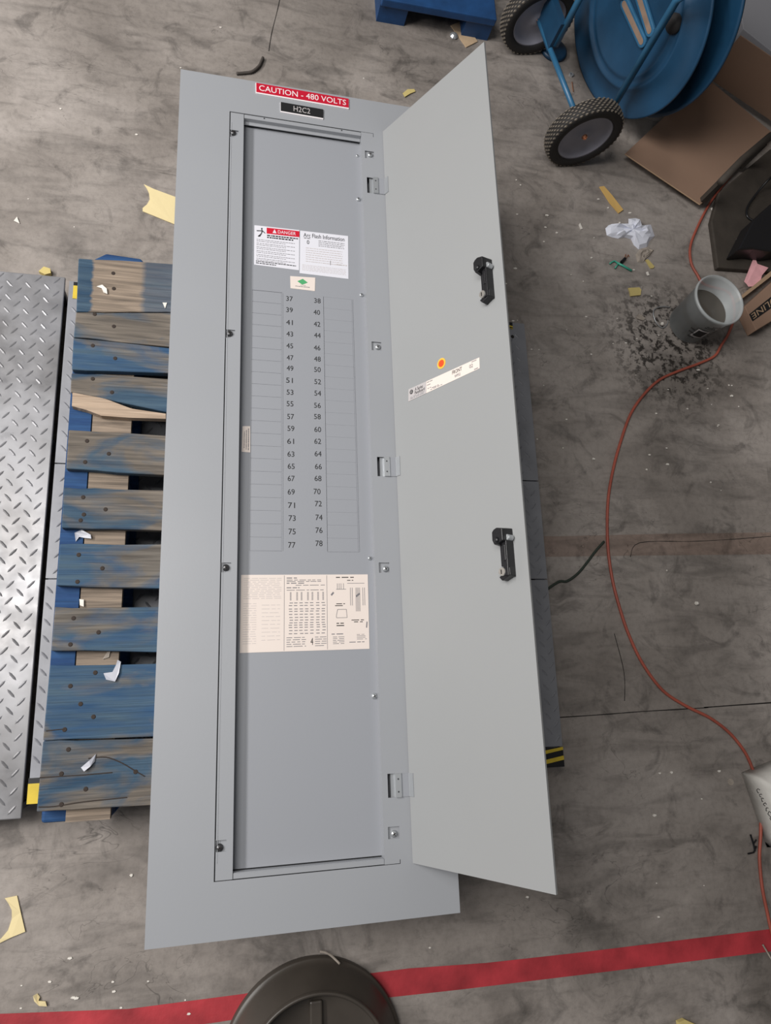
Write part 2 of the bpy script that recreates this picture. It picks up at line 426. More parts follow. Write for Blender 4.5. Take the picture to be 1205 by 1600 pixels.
M['wood_a'] = wood('weathered_blue_board', (gb, lb, bl, bl2, 0.5), 1)
M['wood_b'] = wood('blue_painted_board', (gb, (0.2, 0.18, 0.155, 1), (0.025, 0.072, 0.155, 1), bl2, 0.44), 2)
M['wood_c'] = wood('bare_board', ((0.15, 0.12, 0.095, 1), (0.33, 0.26, 0.2, 1), bl, bl2, 0.72), 3)
M['wood_top'] = wood('half_painted_board', ((0.15, 0.12, 0.095, 1), (0.33, 0.26, 0.2, 1), bl, bl2, 0.5), 3, ends=(-0.172, -0.068))
M['wood_blue'] = wood('solid_blue_wood', (gb, lb, (0.012, 0.045, 0.14, 1), (0.025, 0.08, 0.20, 1), 0.25), 4)
M['wood_fresh'] = wood('splintered_wood', ((0.34, 0.25, 0.18, 1), (0.52, 0.40, 0.30, 1), bl, bl2, 0.9), 5)
M['hole'] = mat('nail_rust', rgb(48, 38, 32), 0.8)

# ------------------------------------------------------------------ floor
bm = bmesh.new(); box(bm, -4, 6, -5, 5, -0.1, 0.0)
floor = obj('floor', bm, M['concrete']); floor['kind'] = 'structure'
red_edge = [(-2.2, -2.10), (-0.2836, -2.0487, 0.0000)[:2], (-0.0448, -2.0705, 0.0000)[:2], (0.1857, -2.0716, 0.0000)[:2], (0.3774, -2.0643, 0.0000)[:2], (0.5514, -2.0657, 0.0000)[:2], (0.7342, -2.0757, 0.0000)[:2], (0.9607, -2.0806, 0.0000)[:2], (1.5100, -2.0870, 0.0000)[:2], (3.5, -2.155)]
red_low = [(3.5, -2.2), (1.5001, -2.1371, 0.0000)[:2], (0.9556, -2.1272, 0.0000)[:2], (0.6691, -2.1218, 0.0000)[:2], (0.3766, -2.1133, 0.0000)[:2], (0.1339, -2.1171, 0.0000)[:2], (-0.2, -2.115), (-2.2, -2.155)]
bm = bmesh.new(); prism(bm, red_edge[::1] + red_low, 0.0, 0.0006)
obj('painted_line', bm, M['red_paint'], floor, label='worn red painted line')
bm = bmesh.new(); prism(bm, [(1.0102, -1.0696, 0.0000)[:2], (1.3550, -1.0567, 0.0000)[:2], (1.7148, -1.0469, 0.0000)[:2], (3.6, -0.98), (3.6, -1.05), (1.7019, -1.1127, 0.0000)[:2], (1.2638, -1.1206, 0.0000)[:2], (1.0045, -1.1264, 0.0000)[:2], (0.3,-1.12), (0.3,-1.066)], 0.0, 0.0004)
obj('repair_strip', bm, M['patch'], floor, label='pinkish patched strip of concrete')
def floor_line(pts, wd):
    bm = bmesh.new(); q = catmull(pts, 5)
    L_ = []; R_ = []
    for i, p in enumerate(q):
        d = (q[min(i+1, len(q)-1)] - q[max(i-1, 0)]).normalized(); s = Vector((-d.y, d.x, 0)) * wd * random.uniform(0.6, 1.2)
        L_.append((p + s)[:2]); R_.append((p - s)[:2])
    for i in range(len(q) - 1):
        prism(bm, [L_[i], L_[i+1], R_[i+1], R_[i]], 0.0, 0.0005)
    return obj('floor_joint', bm, M['joint'], floor)
floor_line([(0.3, -1.55, 0), (1.0017, -1.5434, 0.0000), (1.2064, -1.5393, 0.0000), (1.4022, -1.5375, 0.0000), (1.6192, -1.5326, 0.0000), (3.6, -1.50, 0)], 0.0016)
floor_line([(0.2789, 0.7366, 0.0000), (0.2613, 0.5832, 0.0000), (0.2385, 0.4577, 0.0000), (0.2294, 0.3853, 0.0000)], 0.0014)
floor_line([(1.2331, -1.1245, 0.0000), (1.2688, -1.0840, 0.0000), (1.4357, -1.0780, 0.0000), (1.5659, -1.0704, 0.0000), (1.7125, -1.0586, 0.0000)], 0.0010)
floor_line([(1.1567, -1.3348, 0.0000), (1.1725, -1.4361, 0.0000), (1.1648, -1.5099, 0.0000)], 0.0009)
wall = obj('unseen_shade_wall', B(2.9, 3.0, -4.5, 4.5, 0, 3.2), mat('shade_wall_grey', rgb(96, 92, 88), 0.85, var=0.08, vscale=2)); wall['kind'] = 'structure'  # unseen wall, added to block ambient light and darken the right floor
# crumbs
bm = bmesh.new(); rnd = random.Random(3)
for i in range(230):
    x = rnd.uniform(-0.6, 2.1); y = rnd.uniform(-2.3, 0.8)
    if rnd.random() < 0.35: x = rnd.uniform(0.9, 1.8); y = rnd.uniform(-0.9, 0.2)
    if rnd.random() < 0.12: x = rnd.uniform(-0.4, 0.2); y = rnd.uniform(-2.25, -2.0)
    if -0.9 < x < 0.97 and -1.7 < y < -0.45: continue
    if x > 1.0 and y > 0.05: continue
    if x > 1.44 and (-0.5 < y or y < -1.6): continue
    if y > 0.5 or (0.1 < x < 0.56 and y < -1.93): continue
    s = rnd.uniform(0.0012, 0.0036) ; a = rnd.uniform(0, 3.14); e = rnd.uniform(1, 2.2)
    p = [(x + s*e*math.cos(a+k)*rnd.uniform(.7,1.1), y + s*math.sin(a+k)*rnd.uniform(.7,1.1)) for k in (0, 1.3, 2.7, 3.9, 5.1)]
    prism(bm, p, 0.0, s * 0.7)
o = obj('floor_crumbs', bm, M['crumb']); tag(o, 'tiny pale crumbs and chips scattered over the concrete floor', 'debris', kind='stuff')

# ------------------------------------------------------------------ scale with tread plates
def lugs(x0, x1, y0, y1, z, name, m, parent, px=0.0405, py=0.0345, ln=0.0115, wd=0.0026, hgt=0.0014, ox=0.0, oy=0.0):
    bm = bmesh.new()
    j = 0
    ny = int((y1 - y0) / (py/2)) + 2; nx = int((x1 - x0) / px) + 2
    for j in range(ny):
        for i in range(nx):
            cx = x0 + ox + (i + (0.5 if j % 2 else 0)) * px; cy = y0 + oy + j * py / 2
            s = 1 if j % 2 else -1
            d = Vector((math.cos(0.84), s*math.sin(0.84), 0)); nn = Vector((-d.y, d.x, 0)); c = Vector((cx, cy, z))
            if not (x0 + .009 < cx < x1 - .009 and y0 + .009 < cy < y1 - .009): continue
            base = [c - d*ln, c - d*ln*.5 + nn*wd, c + d*ln*.5 + nn*wd, c + d*ln, c + d*ln*.5 - nn*wd, c - d*ln*.5 - nn*wd]
            vb = [bm.verts.new(p) for p in base[::-1]]
            r0 = bm.verts.new(c - d*ln*.55 + Vector((0, 0, hgt))); r1 = bm.verts.new(c + d*ln*.55 + Vector((0, 0, hgt)))
            A, F, E_, D_, C2, B2 = vb[5], vb[0], vb[1], vb[2], vb[3], vb[4]
            # A=-end, B2=+nn near A, C2=+nn near D, D=+end, E=-nn near D, F=-nn near A
            bm.faces.new((A, r0, B2)); bm.faces.new((B2, r0, r1, C2)); bm.faces.new((C2, r1, D_))
            bm.faces.new((D_, r1, E_)); bm.faces.new((E_, r1, r0, F)); bm.faces.new((F, r0, A))
    bmesh.ops.recalc_face_normals(bm, faces=bm.faces)
    return obj(name, bm, m, parent, kind='stuff')

scale = thing('floor_scale', 'low steel platform with diamond tread deck under the blue pallet', 'floor scale', (0.35, -1.07, 0))
SX0, SX1, SY0, SY1, SZ = -0.2455, 0.929, -1.650, -0.482, 0.09
for (ya, yb, mm, ox) in ((SY0+0.045, -1.2035, 'plate_blue', 0.01), (-1.2005, -0.9435, 'plate_blue', 0.0), (-0.9405, SY1-0.004, 'plate_blue', 0.015)):
    d = obj('deck_plate', B(SX0, SX1, ya, yb, SZ-0.006, SZ), M['deck'], scale)
    lugs(SX0, SX1, ya, yb, SZ, 'tread_pattern', M['deck'], d, ox=ox, hgt=0.0018)
obj('deck_plate', B(SX0, SX1-0.006, SY0, SY0+0.043, SZ-0.008, SZ-0.003), M['deck'], scale)
bm = bmesh.new()
box(bm, SX0+.004, SX0+.03, SY0+.002, SY1-.002, 0.012, SZ-.007); box(bm, SX1-.03, SX1-.004, SY0+.01, SY1-.01, 0.012, SZ-.007)
box(bm, SX0+.03, SX1-.03, SY0+.004, SY0+.03, 0.012, SZ-.009); box(bm, SX0+.03, SX1-.03, SY1-.03, SY1-.006, 0.012, SZ-.007)
obj('side_frame', bm, M['plate_blue'], scale)
for x in (SX0+.05, SX1-.05):
    for y in (SY0+.06, SY1-.06):
        obj('foot', lathe(bmesh.new(), [(0, 0), (.03, 0), (.03, .006), (.012, .01), (.012, SZ-.008), (0, SZ-.008)], (x, y, 0), (0, 0, 1), 20), M['rubber'], scale)
# hazard striped corners
def hazard(x0, x1, y0, y1, z, flip=1, whole=False):
    h = obj('hazard_corner', B(x0, x1, y0, y1, z, z+0.0012), M['black'], scale, label='black and yellow hazard striped corner')
    if whole:
        obj('yellow_stripe', B(x0, x1, y0, y0+(y1-y0)*.78, z+.0012, z+.0018), M['yellowpaint'], h); return
    n = 2; wdt = (x1 - x0)
    for k in range(n):
        bm = bmesh.new(); a = y0 + (y1-y0)*(k/n); bb = y0 + (y1-y0)*((k+0.42)/n)
        sh = (y1-y0)/n*0.7*flip
        q = [(x0, max(y0, a)), (x1, min(y1, max(y0, a+sh))), (x1, min(y1, bb+sh)), (x0, min(y1, bb))]
        prism(bm, q, z+0.0012, z+0.0018); obj('yellow_stripe', bm, M['yellowpaint'], h)
hazard(SX1-0.10, SX1+0.001, SY0-.002, SY0+0.043, SZ-0.002, 1)
hazard(SX1-0.08, SX1-0.036, SY1-0.022, SY1-0.004, SZ, -1)
hazard(SX0-0.002, SX0+0.030, SY0-.004, SY0+0.045, SZ-0.002, 1, True)
hazard(SX0+0.010, SX0+0.034, SY1-0.05, SY1-0.006, SZ, -1, True)
obj('fill_hole', lathe(bmesh.new(), [(0, .0004), (.0045, .0004), (.005, 0)], (0.8901, -0.5291, 0.0905), (0, 0, 1), 14), M['joint'], scale)

ramp = thing('access_ramp', 'grey diamond tread steel plate on the left beside the blue pallet', 'ramp', (-0.55, -1.08, 0))
rp = obj('ramp_plate', B(-0.86, -0.2545, -1.680, -0.478, SZ-0.006, SZ+.002), M['plate'], ramp, bevel=0.002)
lugs(-0.86, -0.2545, -1.680, -0.478, SZ+.002, 'tread_pattern', M['plate'], rp, hgt=0.0013, ln=0.0120, wd=0.0026)
for y in (-1.66, -1.27, -0.88, -0.50): obj('ramp_rib', B(-0.85, -0.26, y-.006, y+.006, 0.0, SZ-.0065), M['plate_blue'], ramp)

# ------------------------------------------------------------------ pallet
ZT = 0.215; PXR = 0.715
pallet = thing('wooden_pallet', 'weathered blue painted wooden pallet lying on the steel scale platform', 'pallet', (0.26, -1.08, 0.09))
def board(name, tl, tr, bl_, br_, m, z1=ZT, th=0.019, nails=(), rough=0.0015, seed=0):
    """corners in metres (x, y); the edges run on to the hidden right side of the pallet"""
    rnd = random.Random(seed)
    def ext(a, b_):
        t = (PXR - a[0]) / (b_[0] - a[0]); t = min(t, 60); return (PXR, a[1] + (b_[1]-a[1]) * min(t, 6.5) * (1 if t < 6.5 else 6.5 / t * t / 6.5))
    sl = lambda a, b_: (b_[1]-a[1]) / (b_[0]-a[0])
    st = max(-0.02, min(0.02, sl(tl, tr))); sb = max(-0.02, min(0.02, sl(bl_, br_)))
    top = []; bot = []
    xs = [tl[0], tl[0]+.03, tl[0]+.06, tl[0]+.1, tr[0], 0.2, 0.45, PXR]
    for x in xs:
        if x <= tr[0]: yt = tl[1] + sl(tl, tr)*(x-tl[0]); yb = bl_[1] + sl(bl_, br_)*(x-bl_[0])
        else: yt = tr[1] + st*(x-tr[0]); yb = br_[1] + sb*(x-br_[0])
        top.append((x + rnd.uniform(-.001, .001), yt + rnd.uniform(-rough, rough))); bot.append((x + (bl_[0]-tl[0] if x == xs[0] else 0), yb + rnd.uniform(-rough, rough)))
    bm = bmesh.new(); prism(bm, top + bot[::-1], z1-th, z1)
    o = obj(name, bm, M[m], pallet, bevel=0.0022)
    for nx, ny in nails:
        obj('nail', lathe(bmesh.new(), [(0, .0009), (.0032, .0009), (.0045, 0.0001)], (nx, ny, z1), (0, 0, 1), 10), M['hole'], o)
    return o
def b2(*p): return [q[:2] for q in p]
def nl(*p): return [q[:2] for q in p]
tb = board('deck_board', *b2((-0.2040, -0.5020, 0.2150), (-0.0118, -0.4900, 0.2150), (-0.2009, -0.6329, 0.2150), (-0.0073, -0.6134, 0.2150)), 'wood_top', nails=nl((-0.1300, -0.5302, 0.2150), (-0.1267, -0.5684, 0.2150)), seed=1)
board('deck_board', *b2((-0.2021, -0.6353, 0.2150), (-0.0072, -0.6157, 0.2150), (-0.2022, -0.6929, 0.2150), (-0.0042, -0.7000, 0.2150)), 'wood_a', nails=nl((-0.1628, -0.6353, 0.2150), (-0.1218, -0.6608, 0.2150)), seed=2)
board('deck_board', *b2((-0.2020, -0.6959, 0.2150), (-0.0054, -0.7024, 0.2150), (-0.2011, -0.7694, 0.2150), (-0.0046, -0.7634, 0.2150)), 'wood_b', nails=nl((-0.1623, -0.7106, 0.2150), (-0.1151, -0.7370, 0.2150)), seed=3)
bd = board('deck_board', *b2((-0.2006, -0.7768, 0.2150), (-0.0055, -0.7757, 0.2150), (-0.2002, -0.8209, 0.2150), (-0.0053, -0.8539, 0.2150)), 'wood_a', nails=nl((-0.1577, -0.7884, 0.2150), (-0.1174, -0.8167, 0.2150)), seed=4)
bm = bmesh.new(); prism(bm, b2((-0.1963, -0.8221, 0.2150), (-0.1556, -0.8237, 0.2150), (-0.1255, -0.8335, 0.2150), (-0.0766, -0.8510, 0.2150), (-0.0051, -0.8584, 0.2150), (-0.0047, -0.8702, 0.2150), (-0.0821, -0.8719, 0.2150), (-0.1362, -0.8707, 0.2150), (-0.1662, -0.8595, 0.2150), (-0.1956, -0.8526, 0.2150)), ZT-.019, ZT-.0015)
fr = obj('broken_edge', bm, M['wood_fresh'], bd, label='freshly split pale wood edge')
board('deck_board', *b2((-0.1982, -0.9073, 0.2150), (-0.0059, -0.9086, 0.2150), (-0.1975, -0.9928, 0.2150), (-0.0051, -0.9980, 0.2150)), 'wood_a', nails=nl((-0.1606, -0.9295, 0.2150), (-0.1162, -0.9557, 0.2150), (-0.1615, -0.9760, 0.2150)), seed=5)
board('deck_board', *b2((-0.1997, -1.0320, 0.2150), (-0.0051, -1.0319, 0.2150), (-0.1975, -1.1174, 0.2150), (-0.0043, -1.1193, 0.2150)), 'wood_a', nails=nl((-0.1605, -1.0519, 0.2150), (-0.1159, -1.0766, 0.2150), (-0.1570, -1.0885, 0.2150), (-0.1623, -1.1007, 0.2150)), seed=6)
board('deck_board', *b2((-0.1977, -1.1491, 0.2150), (-0.0057, -1.1493, 0.2150), (-0.1988, -1.2345, 0.2150), (-0.0047, -1.2394, 0.2150)), 'wood_b', nails=nl((-0.1614, -1.1723, 0.2150), (-0.1151, -1.1995, 0.2150), (-0.1603, -1.2269, 0.2150)), seed=7)
board('deck_board', *b2((-0.1981, -1.2776, 0.2150), (-0.0044, -1.2792, 0.2150), (-0.1992, -1.3606, 0.2150), (-0.0033, -1.3675, 0.2150)), 'wood_b', nails=nl((-0.1628, -1.2993, 0.2150), (-0.1150, -1.3276, 0.2150), (-0.1653, -1.3503, 0.2150)), seed=8)
board('deck_board', *b2((-0.1995, -1.3885, 0.2150), (-0.0048, -1.3913, 0.2150), (-0.2017, -1.5271, 0.2150), (-0.0039, -1.5311, 0.2150)), 'wood_b', nails=nl((-0.1164, -1.4055, 0.2150), (-0.1600, -1.4295, 0.2150), (-0.1395, -1.4637, 0.2150), (-0.1149, -1.4885, 0.2150), (-0.1649, -1.5098, 0.2150)), seed=9)
board('deck_board', *b2((-0.2016, -1.5288, 0.2150), (-0.0039, -1.5329, 0.2150), (-0.2032, -1.6535, 0.2150), (-0.0057, -1.6569, 0.2150)), 'wood_a', nails=nl((-0.1557, -1.5462, 0.2150), (-0.1651, -1.5891, 0.2150), (-0.1207, -1.6190, 0.2150), (-0.1614, -1.6432, 0.2150), (-0.0330, -1.5936, 0.2150)), seed=10)
# splits in the last boards
for pts in ([(-0.2022, -1.5935, 0.2155), (-0.1658, -1.5935, 0.2155), (-0.1267, -1.5936, 0.2155), (-0.0757, -1.5922, 0.2155)], [(-0.1195, -1.5643, 0.2155), (-0.0887, -1.5637, 0.2155), (-0.0593, -1.5758, 0.2155), (-0.0330, -1.5924, 0.2155), (-0.0162, -1.6027, 0.2155)],
            [(-0.2005, -1.6448, 0.2155), (-0.1732, -1.6456, 0.2155), (-0.1237, -1.6413, 0.2155), (-0.0469, -1.6386, 0.2155)], [(-0.1973, -1.5105, 0.2155), (-0.1660, -1.5085, 0.2155)]):
    obj('wood_split', tube(bmesh.new(), catmull(pts, 4), 0.0011, 5), M['hole'], pallet)
# boards along the pallet under the deck boards
ys0, ys1 = -1.672, -0.478
for xa in (-0.203, 0.185, 0.575):
    pass
obj('stringer_board', B(-0.203, -0.1585, ys0+.02, ys1-.012, ZT-.041, ZT-.020), M['wood_blue'], pallet)
obj('stringer_board', B(-0.156, -0.077, ys0-.006, ys1-.012, ZT-.041, ZT-.020), M['wood_c'], pallet)
obj('stringer_board', B(0.185, 0.325, ys0+.01, ys1-.01, ZT-.041, ZT-.020), M['wood_c'], pallet)
obj('stringer_board', B(0.575, 0.713, ys0+.01, ys1-.01, ZT-.041, ZT-.020), M['wood_c'], pallet)
for x0, x1 in ((-0.203, -0.077), (0.19, 0.32), (0.58, 0.71)):
    for y0, y1 in ((ys0-.008, ys0+.13), (-1.14, -1.0), (ys1-.125, ys1+.004)):
        obj('block', B(x0, x1, y0, y1, 0.106, ZT-.042), M['wood_blue'], pallet, bevel=0.006)
    bm = bmesh.new()
    x0_, x1_ = (x0 + .008, x1 + .012)
    prism(bm, [(x0_, ys0), (x0_+.02, ys0-.014), (x1_-.02, ys0-.014), (x1_, ys0+.008), (x1_, ys1+.035), (x1_-.02, ys1+.062), (x0_+.03, ys1+.066), (x0_, ys1+.045)], 0.0915, 0.106)
    obj('bottom_board', bm, M['wood_blue'], pallet, bevel=0.004)

# rubbish lying on the pallet
def litter(name, pts, z0, th, m, label, cat, bump=0.0, group=None, seed=0, lift=0.0):
    """thin torn piece: outline in metres, slightly wavy"""
    rnd = random.Random(seed); bm = bmesh.new(); prism(bm, [p[:2] for p in pts], z0, z0 + th)
    top = [f for f in bm.faces if len(f.verts) == len(pts)]
    bm.normal_update(); bmesh.ops.triangulate(bm, faces=top, ngon_method='EAR_CLIP')
    if lift:
        xs = {}
        for v in bm.verts:
            k = (round(v.co.x, 5), round(v.co.y, 5))
            if k not in xs: xs[k] = rnd.uniform(0, lift)
            v.co.z += xs[k]
    o = obj(name, bm, m); return tag(o, label, cat, group)
litter('plastic_film', [(-0.1009, -1.4072, 0.2160), (-0.0845, -1.4052, 0.2160), (-0.0792, -1.3931, 0.2160), (-0.0762, -1.3820, 0.2160), (-0.0701, -1.3859, 0.2160), (-0.0725, -1.4080, 0.2160), (-0.0788, -1.4237, 0.2160), (-0.0955, -1.4195, 0.2160)], .2155, .0008, M['film'], 'bent scrap of white plastic film on the second pallet board from the bottom', 'plastic scrap', lift=.004, seed=1)
litter('plastic_film', [(-0.1309, -1.5796, 0.2160), (-0.1169, -1.5678, 0.2160), (-0.1062, -1.5569, 0.2160), (-0.1077, -1.5706, 0.2160), (-0.1140, -1.5783, 0.2160), (-0.1248, -1.5869, 0.2160)], .2155, .0012, M['film'], 'shiny twisted sliver of film on the lowest pallet board', 'plastic scrap', lift=.005, seed=2)
litter('wood_chip', [(-0.1627, -0.5682, 0.2160), (-0.1509, -0.5637, 0.2160), (-0.1411, -0.5722, 0.2160), (-0.1391, -0.5847, 0.2160), (-0.1472, -0.5824, 0.2160), (-0.1518, -0.5718, 0.2160)], .2155, .002, M['crumb'], 'white chip on the topmost bare pallet board', 'chip', lift=.003, seed=3)
litter('paper_scrap', [(-0.0218, -0.5930, 0.2160), (-0.0122, -0.5920, 0.2160), (-0.0158, -0.6068, 0.2160)], .2155, .001, M['crumb'], 'tiny white triangle on the top pallet board beside the panel edge', 'paper', lift=.001, seed=4)
litter('plastic_film', [(-0.1722, -1.1413, 0.1980), (-0.1745, -1.1239, 0.1980), (-0.1615, -1.1170, 0.1980), (-0.1436, -1.1275, 0.1980), (-0.1419, -1.1355, 0.1980), (-0.1555, -1.1344, 0.1980), (-0.1655, -1.1318, 0.1980)], .1955, .0008, M['film'], 'crumpled clear film in the gap below the fifth whole pallet board', 'plastic scrap', lift=.006, seed=5)
litter('paper_scrap', [(-0.1574, -1.2593, 0.1980), (-0.1489, -1.2606, 0.1980), (-0.1480, -1.2748, 0.1980), (-0.1554, -1.2722, 0.1980)], .1955, .001, M['crumb'], 'small grey-white wad in the pallet gap lower down', 'paper', lift=.004, seed=6)
litter('paper_scrap', [(-0.0995, -1.3656, 0.1980), (-0.0926, -1.3608, 0.1980), (-0.0954, -1.3757, 0.1980), (-0.1071, -1.3792, 0.1980)], .1955, .001, M['greypaper'], 'grey torn scrap in the lowest pallet gap', 'paper', lift=.003, seed=7)

# ------------------------------------------------------------------ electrical panel
panel = thing('electrical_panel', 'open light grey electrical panel front lying across the blue pallet', 'electrical panel', (0.29, -0.94, 0.215))
ZP = 0.27; ZR = 0.2685; ZD = 0.248
W_, L_ = 0.587, 1.886
sq = lambda c, w=.0115, h=.011: (c[0]-w, c[0]+w, c[1]-h, c[1]+h)
LN = [(0.1279, -0.1591, 0.2700), (0.1270, -0.6839, 0.2700), (0.1294, -1.2056, 0.2700), (0.1306, -1.7282, 0.2700)]   # screw notches in the left rail
RN = [(0.4583, -0.1642, 0.2700), (0.4590, -0.6859, 0.2700), (0.4586, -1.2047, 0.2700), (0.4591, -1.7308, 0.2700)]
HN = [(0.4580, -0.2524, 0.2700), (0.4595, -0.9779, 0.2700), (0.4586, -1.6438, 0.2700)]                   # hinge slots
OX0, OX1, OY0, OY1 = 0.1164, 0.4385, -1.788, -0.0985
holes = [(OX0, OX1, OY0, OY1), (OX1-.001, 0.470, OY1-.0012, OY1), (0.4692, 0.4704, OY1-.011, OY1), (OX1-.001, 0.470, OY0, OY0+.0012), (0.4692, 0.4706, OY0, OY0+.008),
         ]
holes += [sq(c) for c in RN] + [(c[0]-.0085, c[0]+.0085, c[1]-.0225, c[1]+.0225) for c in HN]
trim = obj('trim_plate', gridplate(0, W_, -L_, 0, ZP-.002, ZP, holes), M['panel'], panel)
bm = bmesh.new()
box(bm, 0, .002, -L_, 0, ZP-.0545, ZP-.002); box(bm, W_-.002, W_, -L_, 0, ZP-.0545, ZP-.002)
box(bm, .002, W_-.002, -.002, 0, ZP-.0545, ZP-.002); box(bm, .002, W_-.002, -L_, -L_+.002, ZP-.0545, ZP-.002)
obj('edge_return', bm, M['panel'], panel)
# left rail
lh = [(OX0+.0024, OX0+.0215, c[1]-.010, c[1]+.010) for c in LN]
rail = obj('left_rail', gridplate(OX0+.0022, 0.1500, OY0+.0012, OY1-.0012, ZR-.002, ZR, lh), M['panel'], panel)
bm = bmesh.new(); box(bm, .1484, .1500, OY0+.0012, OY1-.0012, ZD-.004, ZR-.002); box(bm, OX0+.0045, OX0+.0055, OY0+.03, OY1-.03, ZR, ZR+.0005)
obj('rail_fold', bm, M['panel'], rail)
# inner wall of the right rail
obj('right_rail_fold', B(OX1+.0002, OX1+.0018, OY0+.0012, OY1-.0012, ZD-.004, ZP-.0022), M['panel'], panel)
# cross pieces at head and foot
bm = bmesh.new(); box(bm, .1512, OX1-.0006, OY1-.0105, OY1-.0016, ZR-.002, ZR)
box(bm, .1512, OX1-.0006, OY1-.0118, OY1-.0105, ZD+.010, ZR); box(bm, .1512, OX1-.0006, OY1-.0205, OY1-.0118, ZD+.008, ZD+.010)
obj('head_channel', bm, M['panel'], panel)
bm = bmesh.new(); box(bm, .1512, OX1-.0006, OY0+.0016, OY0+.0105, ZR-.002, ZR); box(bm, .1512, OX1-.0006, OY0+.0105, OY0+.0115, ZD+.002, ZR-.002)
obj('foot_channel', bm, M['panel'], panel)
for p in ((0.1985, -0.0975, 0.2700), (0.3892, -0.1009, 0.2700)):
    obj('rivet', lathe(bmesh.new(), [(0, .0012), (.0014, .0010), (.002, 0)], (p[0], OY1-.0045, ZR), (0, 0, 1), 10), M['gap'], panel)
# backing behind the slots
bm = bmesh.new()
box(bm, OX1+.002, W_-.06, -L_+.06, -.06, ZD-.006, ZD-.003); box(bm, .06, .1482, -L_+.06, -.06, ZD-.006, ZD-.003)
obj('backing_rail', bm, M['panel_in'], panel)
obj('back_pan', B(.1, OX1+.03, -L_+.07, -.07, ZD-.012, ZD-.010), M['gap'], panel)
for c in RN:
    obj('screw_seat', B(c[0]-.0125, c[0]+.0125, c[1]-.012, c[1]+.012, ZP-.006, ZP-.004), M['panel'], panel)
for c in LN:
    obj('screw_seat', B(OX0+.001, OX0+.0225, c[1]-.011, c[1]+.011, ZR-.006, ZR-.004), M['panel'], panel)
def screw(c, z, r, m, par, name='screw'):
    s = obj(name, lathe(bmesh.new(), [(r*1.15, 0), (r*1.1, r*.25), (r*.9, r*.6), (r*.5, r*.85), (0, r*.92)], (c[0], c[1], z), (0, 0, 1), 20), m, par, smooth=True)
    bm = bmesh.new()
    for a in (0.5, 0.5 + math.pi/2):
        d = Vector((math.cos(a), math.sin(a), 0)); n_ = Vector((-d.y, d.x, 0)); cc = Vector((c[0], c[1], z + r*.80))
        slab(bm, [cc - d*r*.6 - n_*r*.1, cc + d*r*.6 - n_*r*.1, cc + d*r*.6 + n_*r*.1, cc - d*r*.6 + n_*r*.1], r*.16)
    obj('screw_slot', bm, M['joint'], s)
    return s
for px in ((0.1252, -0.1552, 0.2620), (0.1259, -0.6821, 0.2620), (0.1277, -1.2056, 0.2620), (0.1251, -1.7315, 0.2620)):
    screw((max(px[0], OX0+.009), px[1]), ZR-.004, .0064, M['darksteel'], panel)
for px in ((0.4601, -0.1619, 0.2620), (0.4623, -0.6865, 0.2620), (0.4619, -1.2068, 0.2620), (0.4597, -1.7334, 0.2620)):
    screw(px, ZP-.004, .0062, M['steel'], panel)

# deadfront with two columns of breaker blanks
DX0, DX1, DY0, DY1 = .1490, OX1+.0012, OY0+.0135, OY1-.0165
LC = (.1755, .2425); RC = (.3395, .4080); BY0, BY1 = -1.1660, -0.5580
dead = obj('deadfront', gridplate(DX0, DX1, DY0, DY1, ZD-.002, ZD, [(LC[0], LC[1], BY0, BY1), (RC[0], RC[1], BY0, BY1)]), M['panel_in'], panel)
obj('deadfront_back', B(LC[0]-.01, RC[1]+.01, BY0-.01, BY1+.01, ZD-.003, ZD-.0010), M['panel_in'], dead)
pitch = (BY1 - BY0) / 21
for k in range(21):
    y1 = BY1 - k * pitch; y0 = y1 - pitch
    for (xa, xb), g_, zz in ((LC, .00035, 0.0000), (RC, .00010, 0.0)):
        obj('breaker_blank', B(xa + .0004, xb - .0004, y0 + g_, y1 - g_, ZD-.0012, ZD-.0002), M['panel_in'], dead)
# thin pressed rims round the two columns
bm = bmesh.new()
box(bm, LC[0]-.0006, LC[1], BY1, BY1+.0010, ZD, ZD+.0009); box(bm, LC[1]+.0015, LC[1]+.0026, BY0, BY1, ZD, ZD+.0006); box(bm, LC[0], LC[1], BY0-.0010, BY0, ZD, ZD+.0005)
box(bm, RC[0]-.0010, RC[0]-.0001, BY0, BY1, ZD, ZD+.0009); box(bm, RC[1]+.0008, RC[1]+.0018, BY0, BY1, ZD, ZD+.0008); box(bm, RC[0], RC[1], BY0-.0012, BY0-.0002, ZD, ZD+.0007)
obj('pressed_rim', bm, M['panel_in'], dead)
lx = [(0.2599, -0.5721, 0.2480), (0.2597, -0.6617, 0.2480), (0.2609, -0.7458, 0.2480), (0.2612, -0.8614, 0.2480), (0.2623, -0.9789, 0.2480), (0.2628, -1.0354, 0.2480), (0.2639, -1.0924, 0.2480), (0.2637, -1.1525, 0.2480)]
n0 = 37
lpy = [467, 484.5, 504, 522, 540.5, 559, 575.5, 594.5, 613, 631, 651, 669.5, 689.5, 709.5, 728.5, 747.5, 768.5, 789.5, 809.5, 830.5, 851.5]
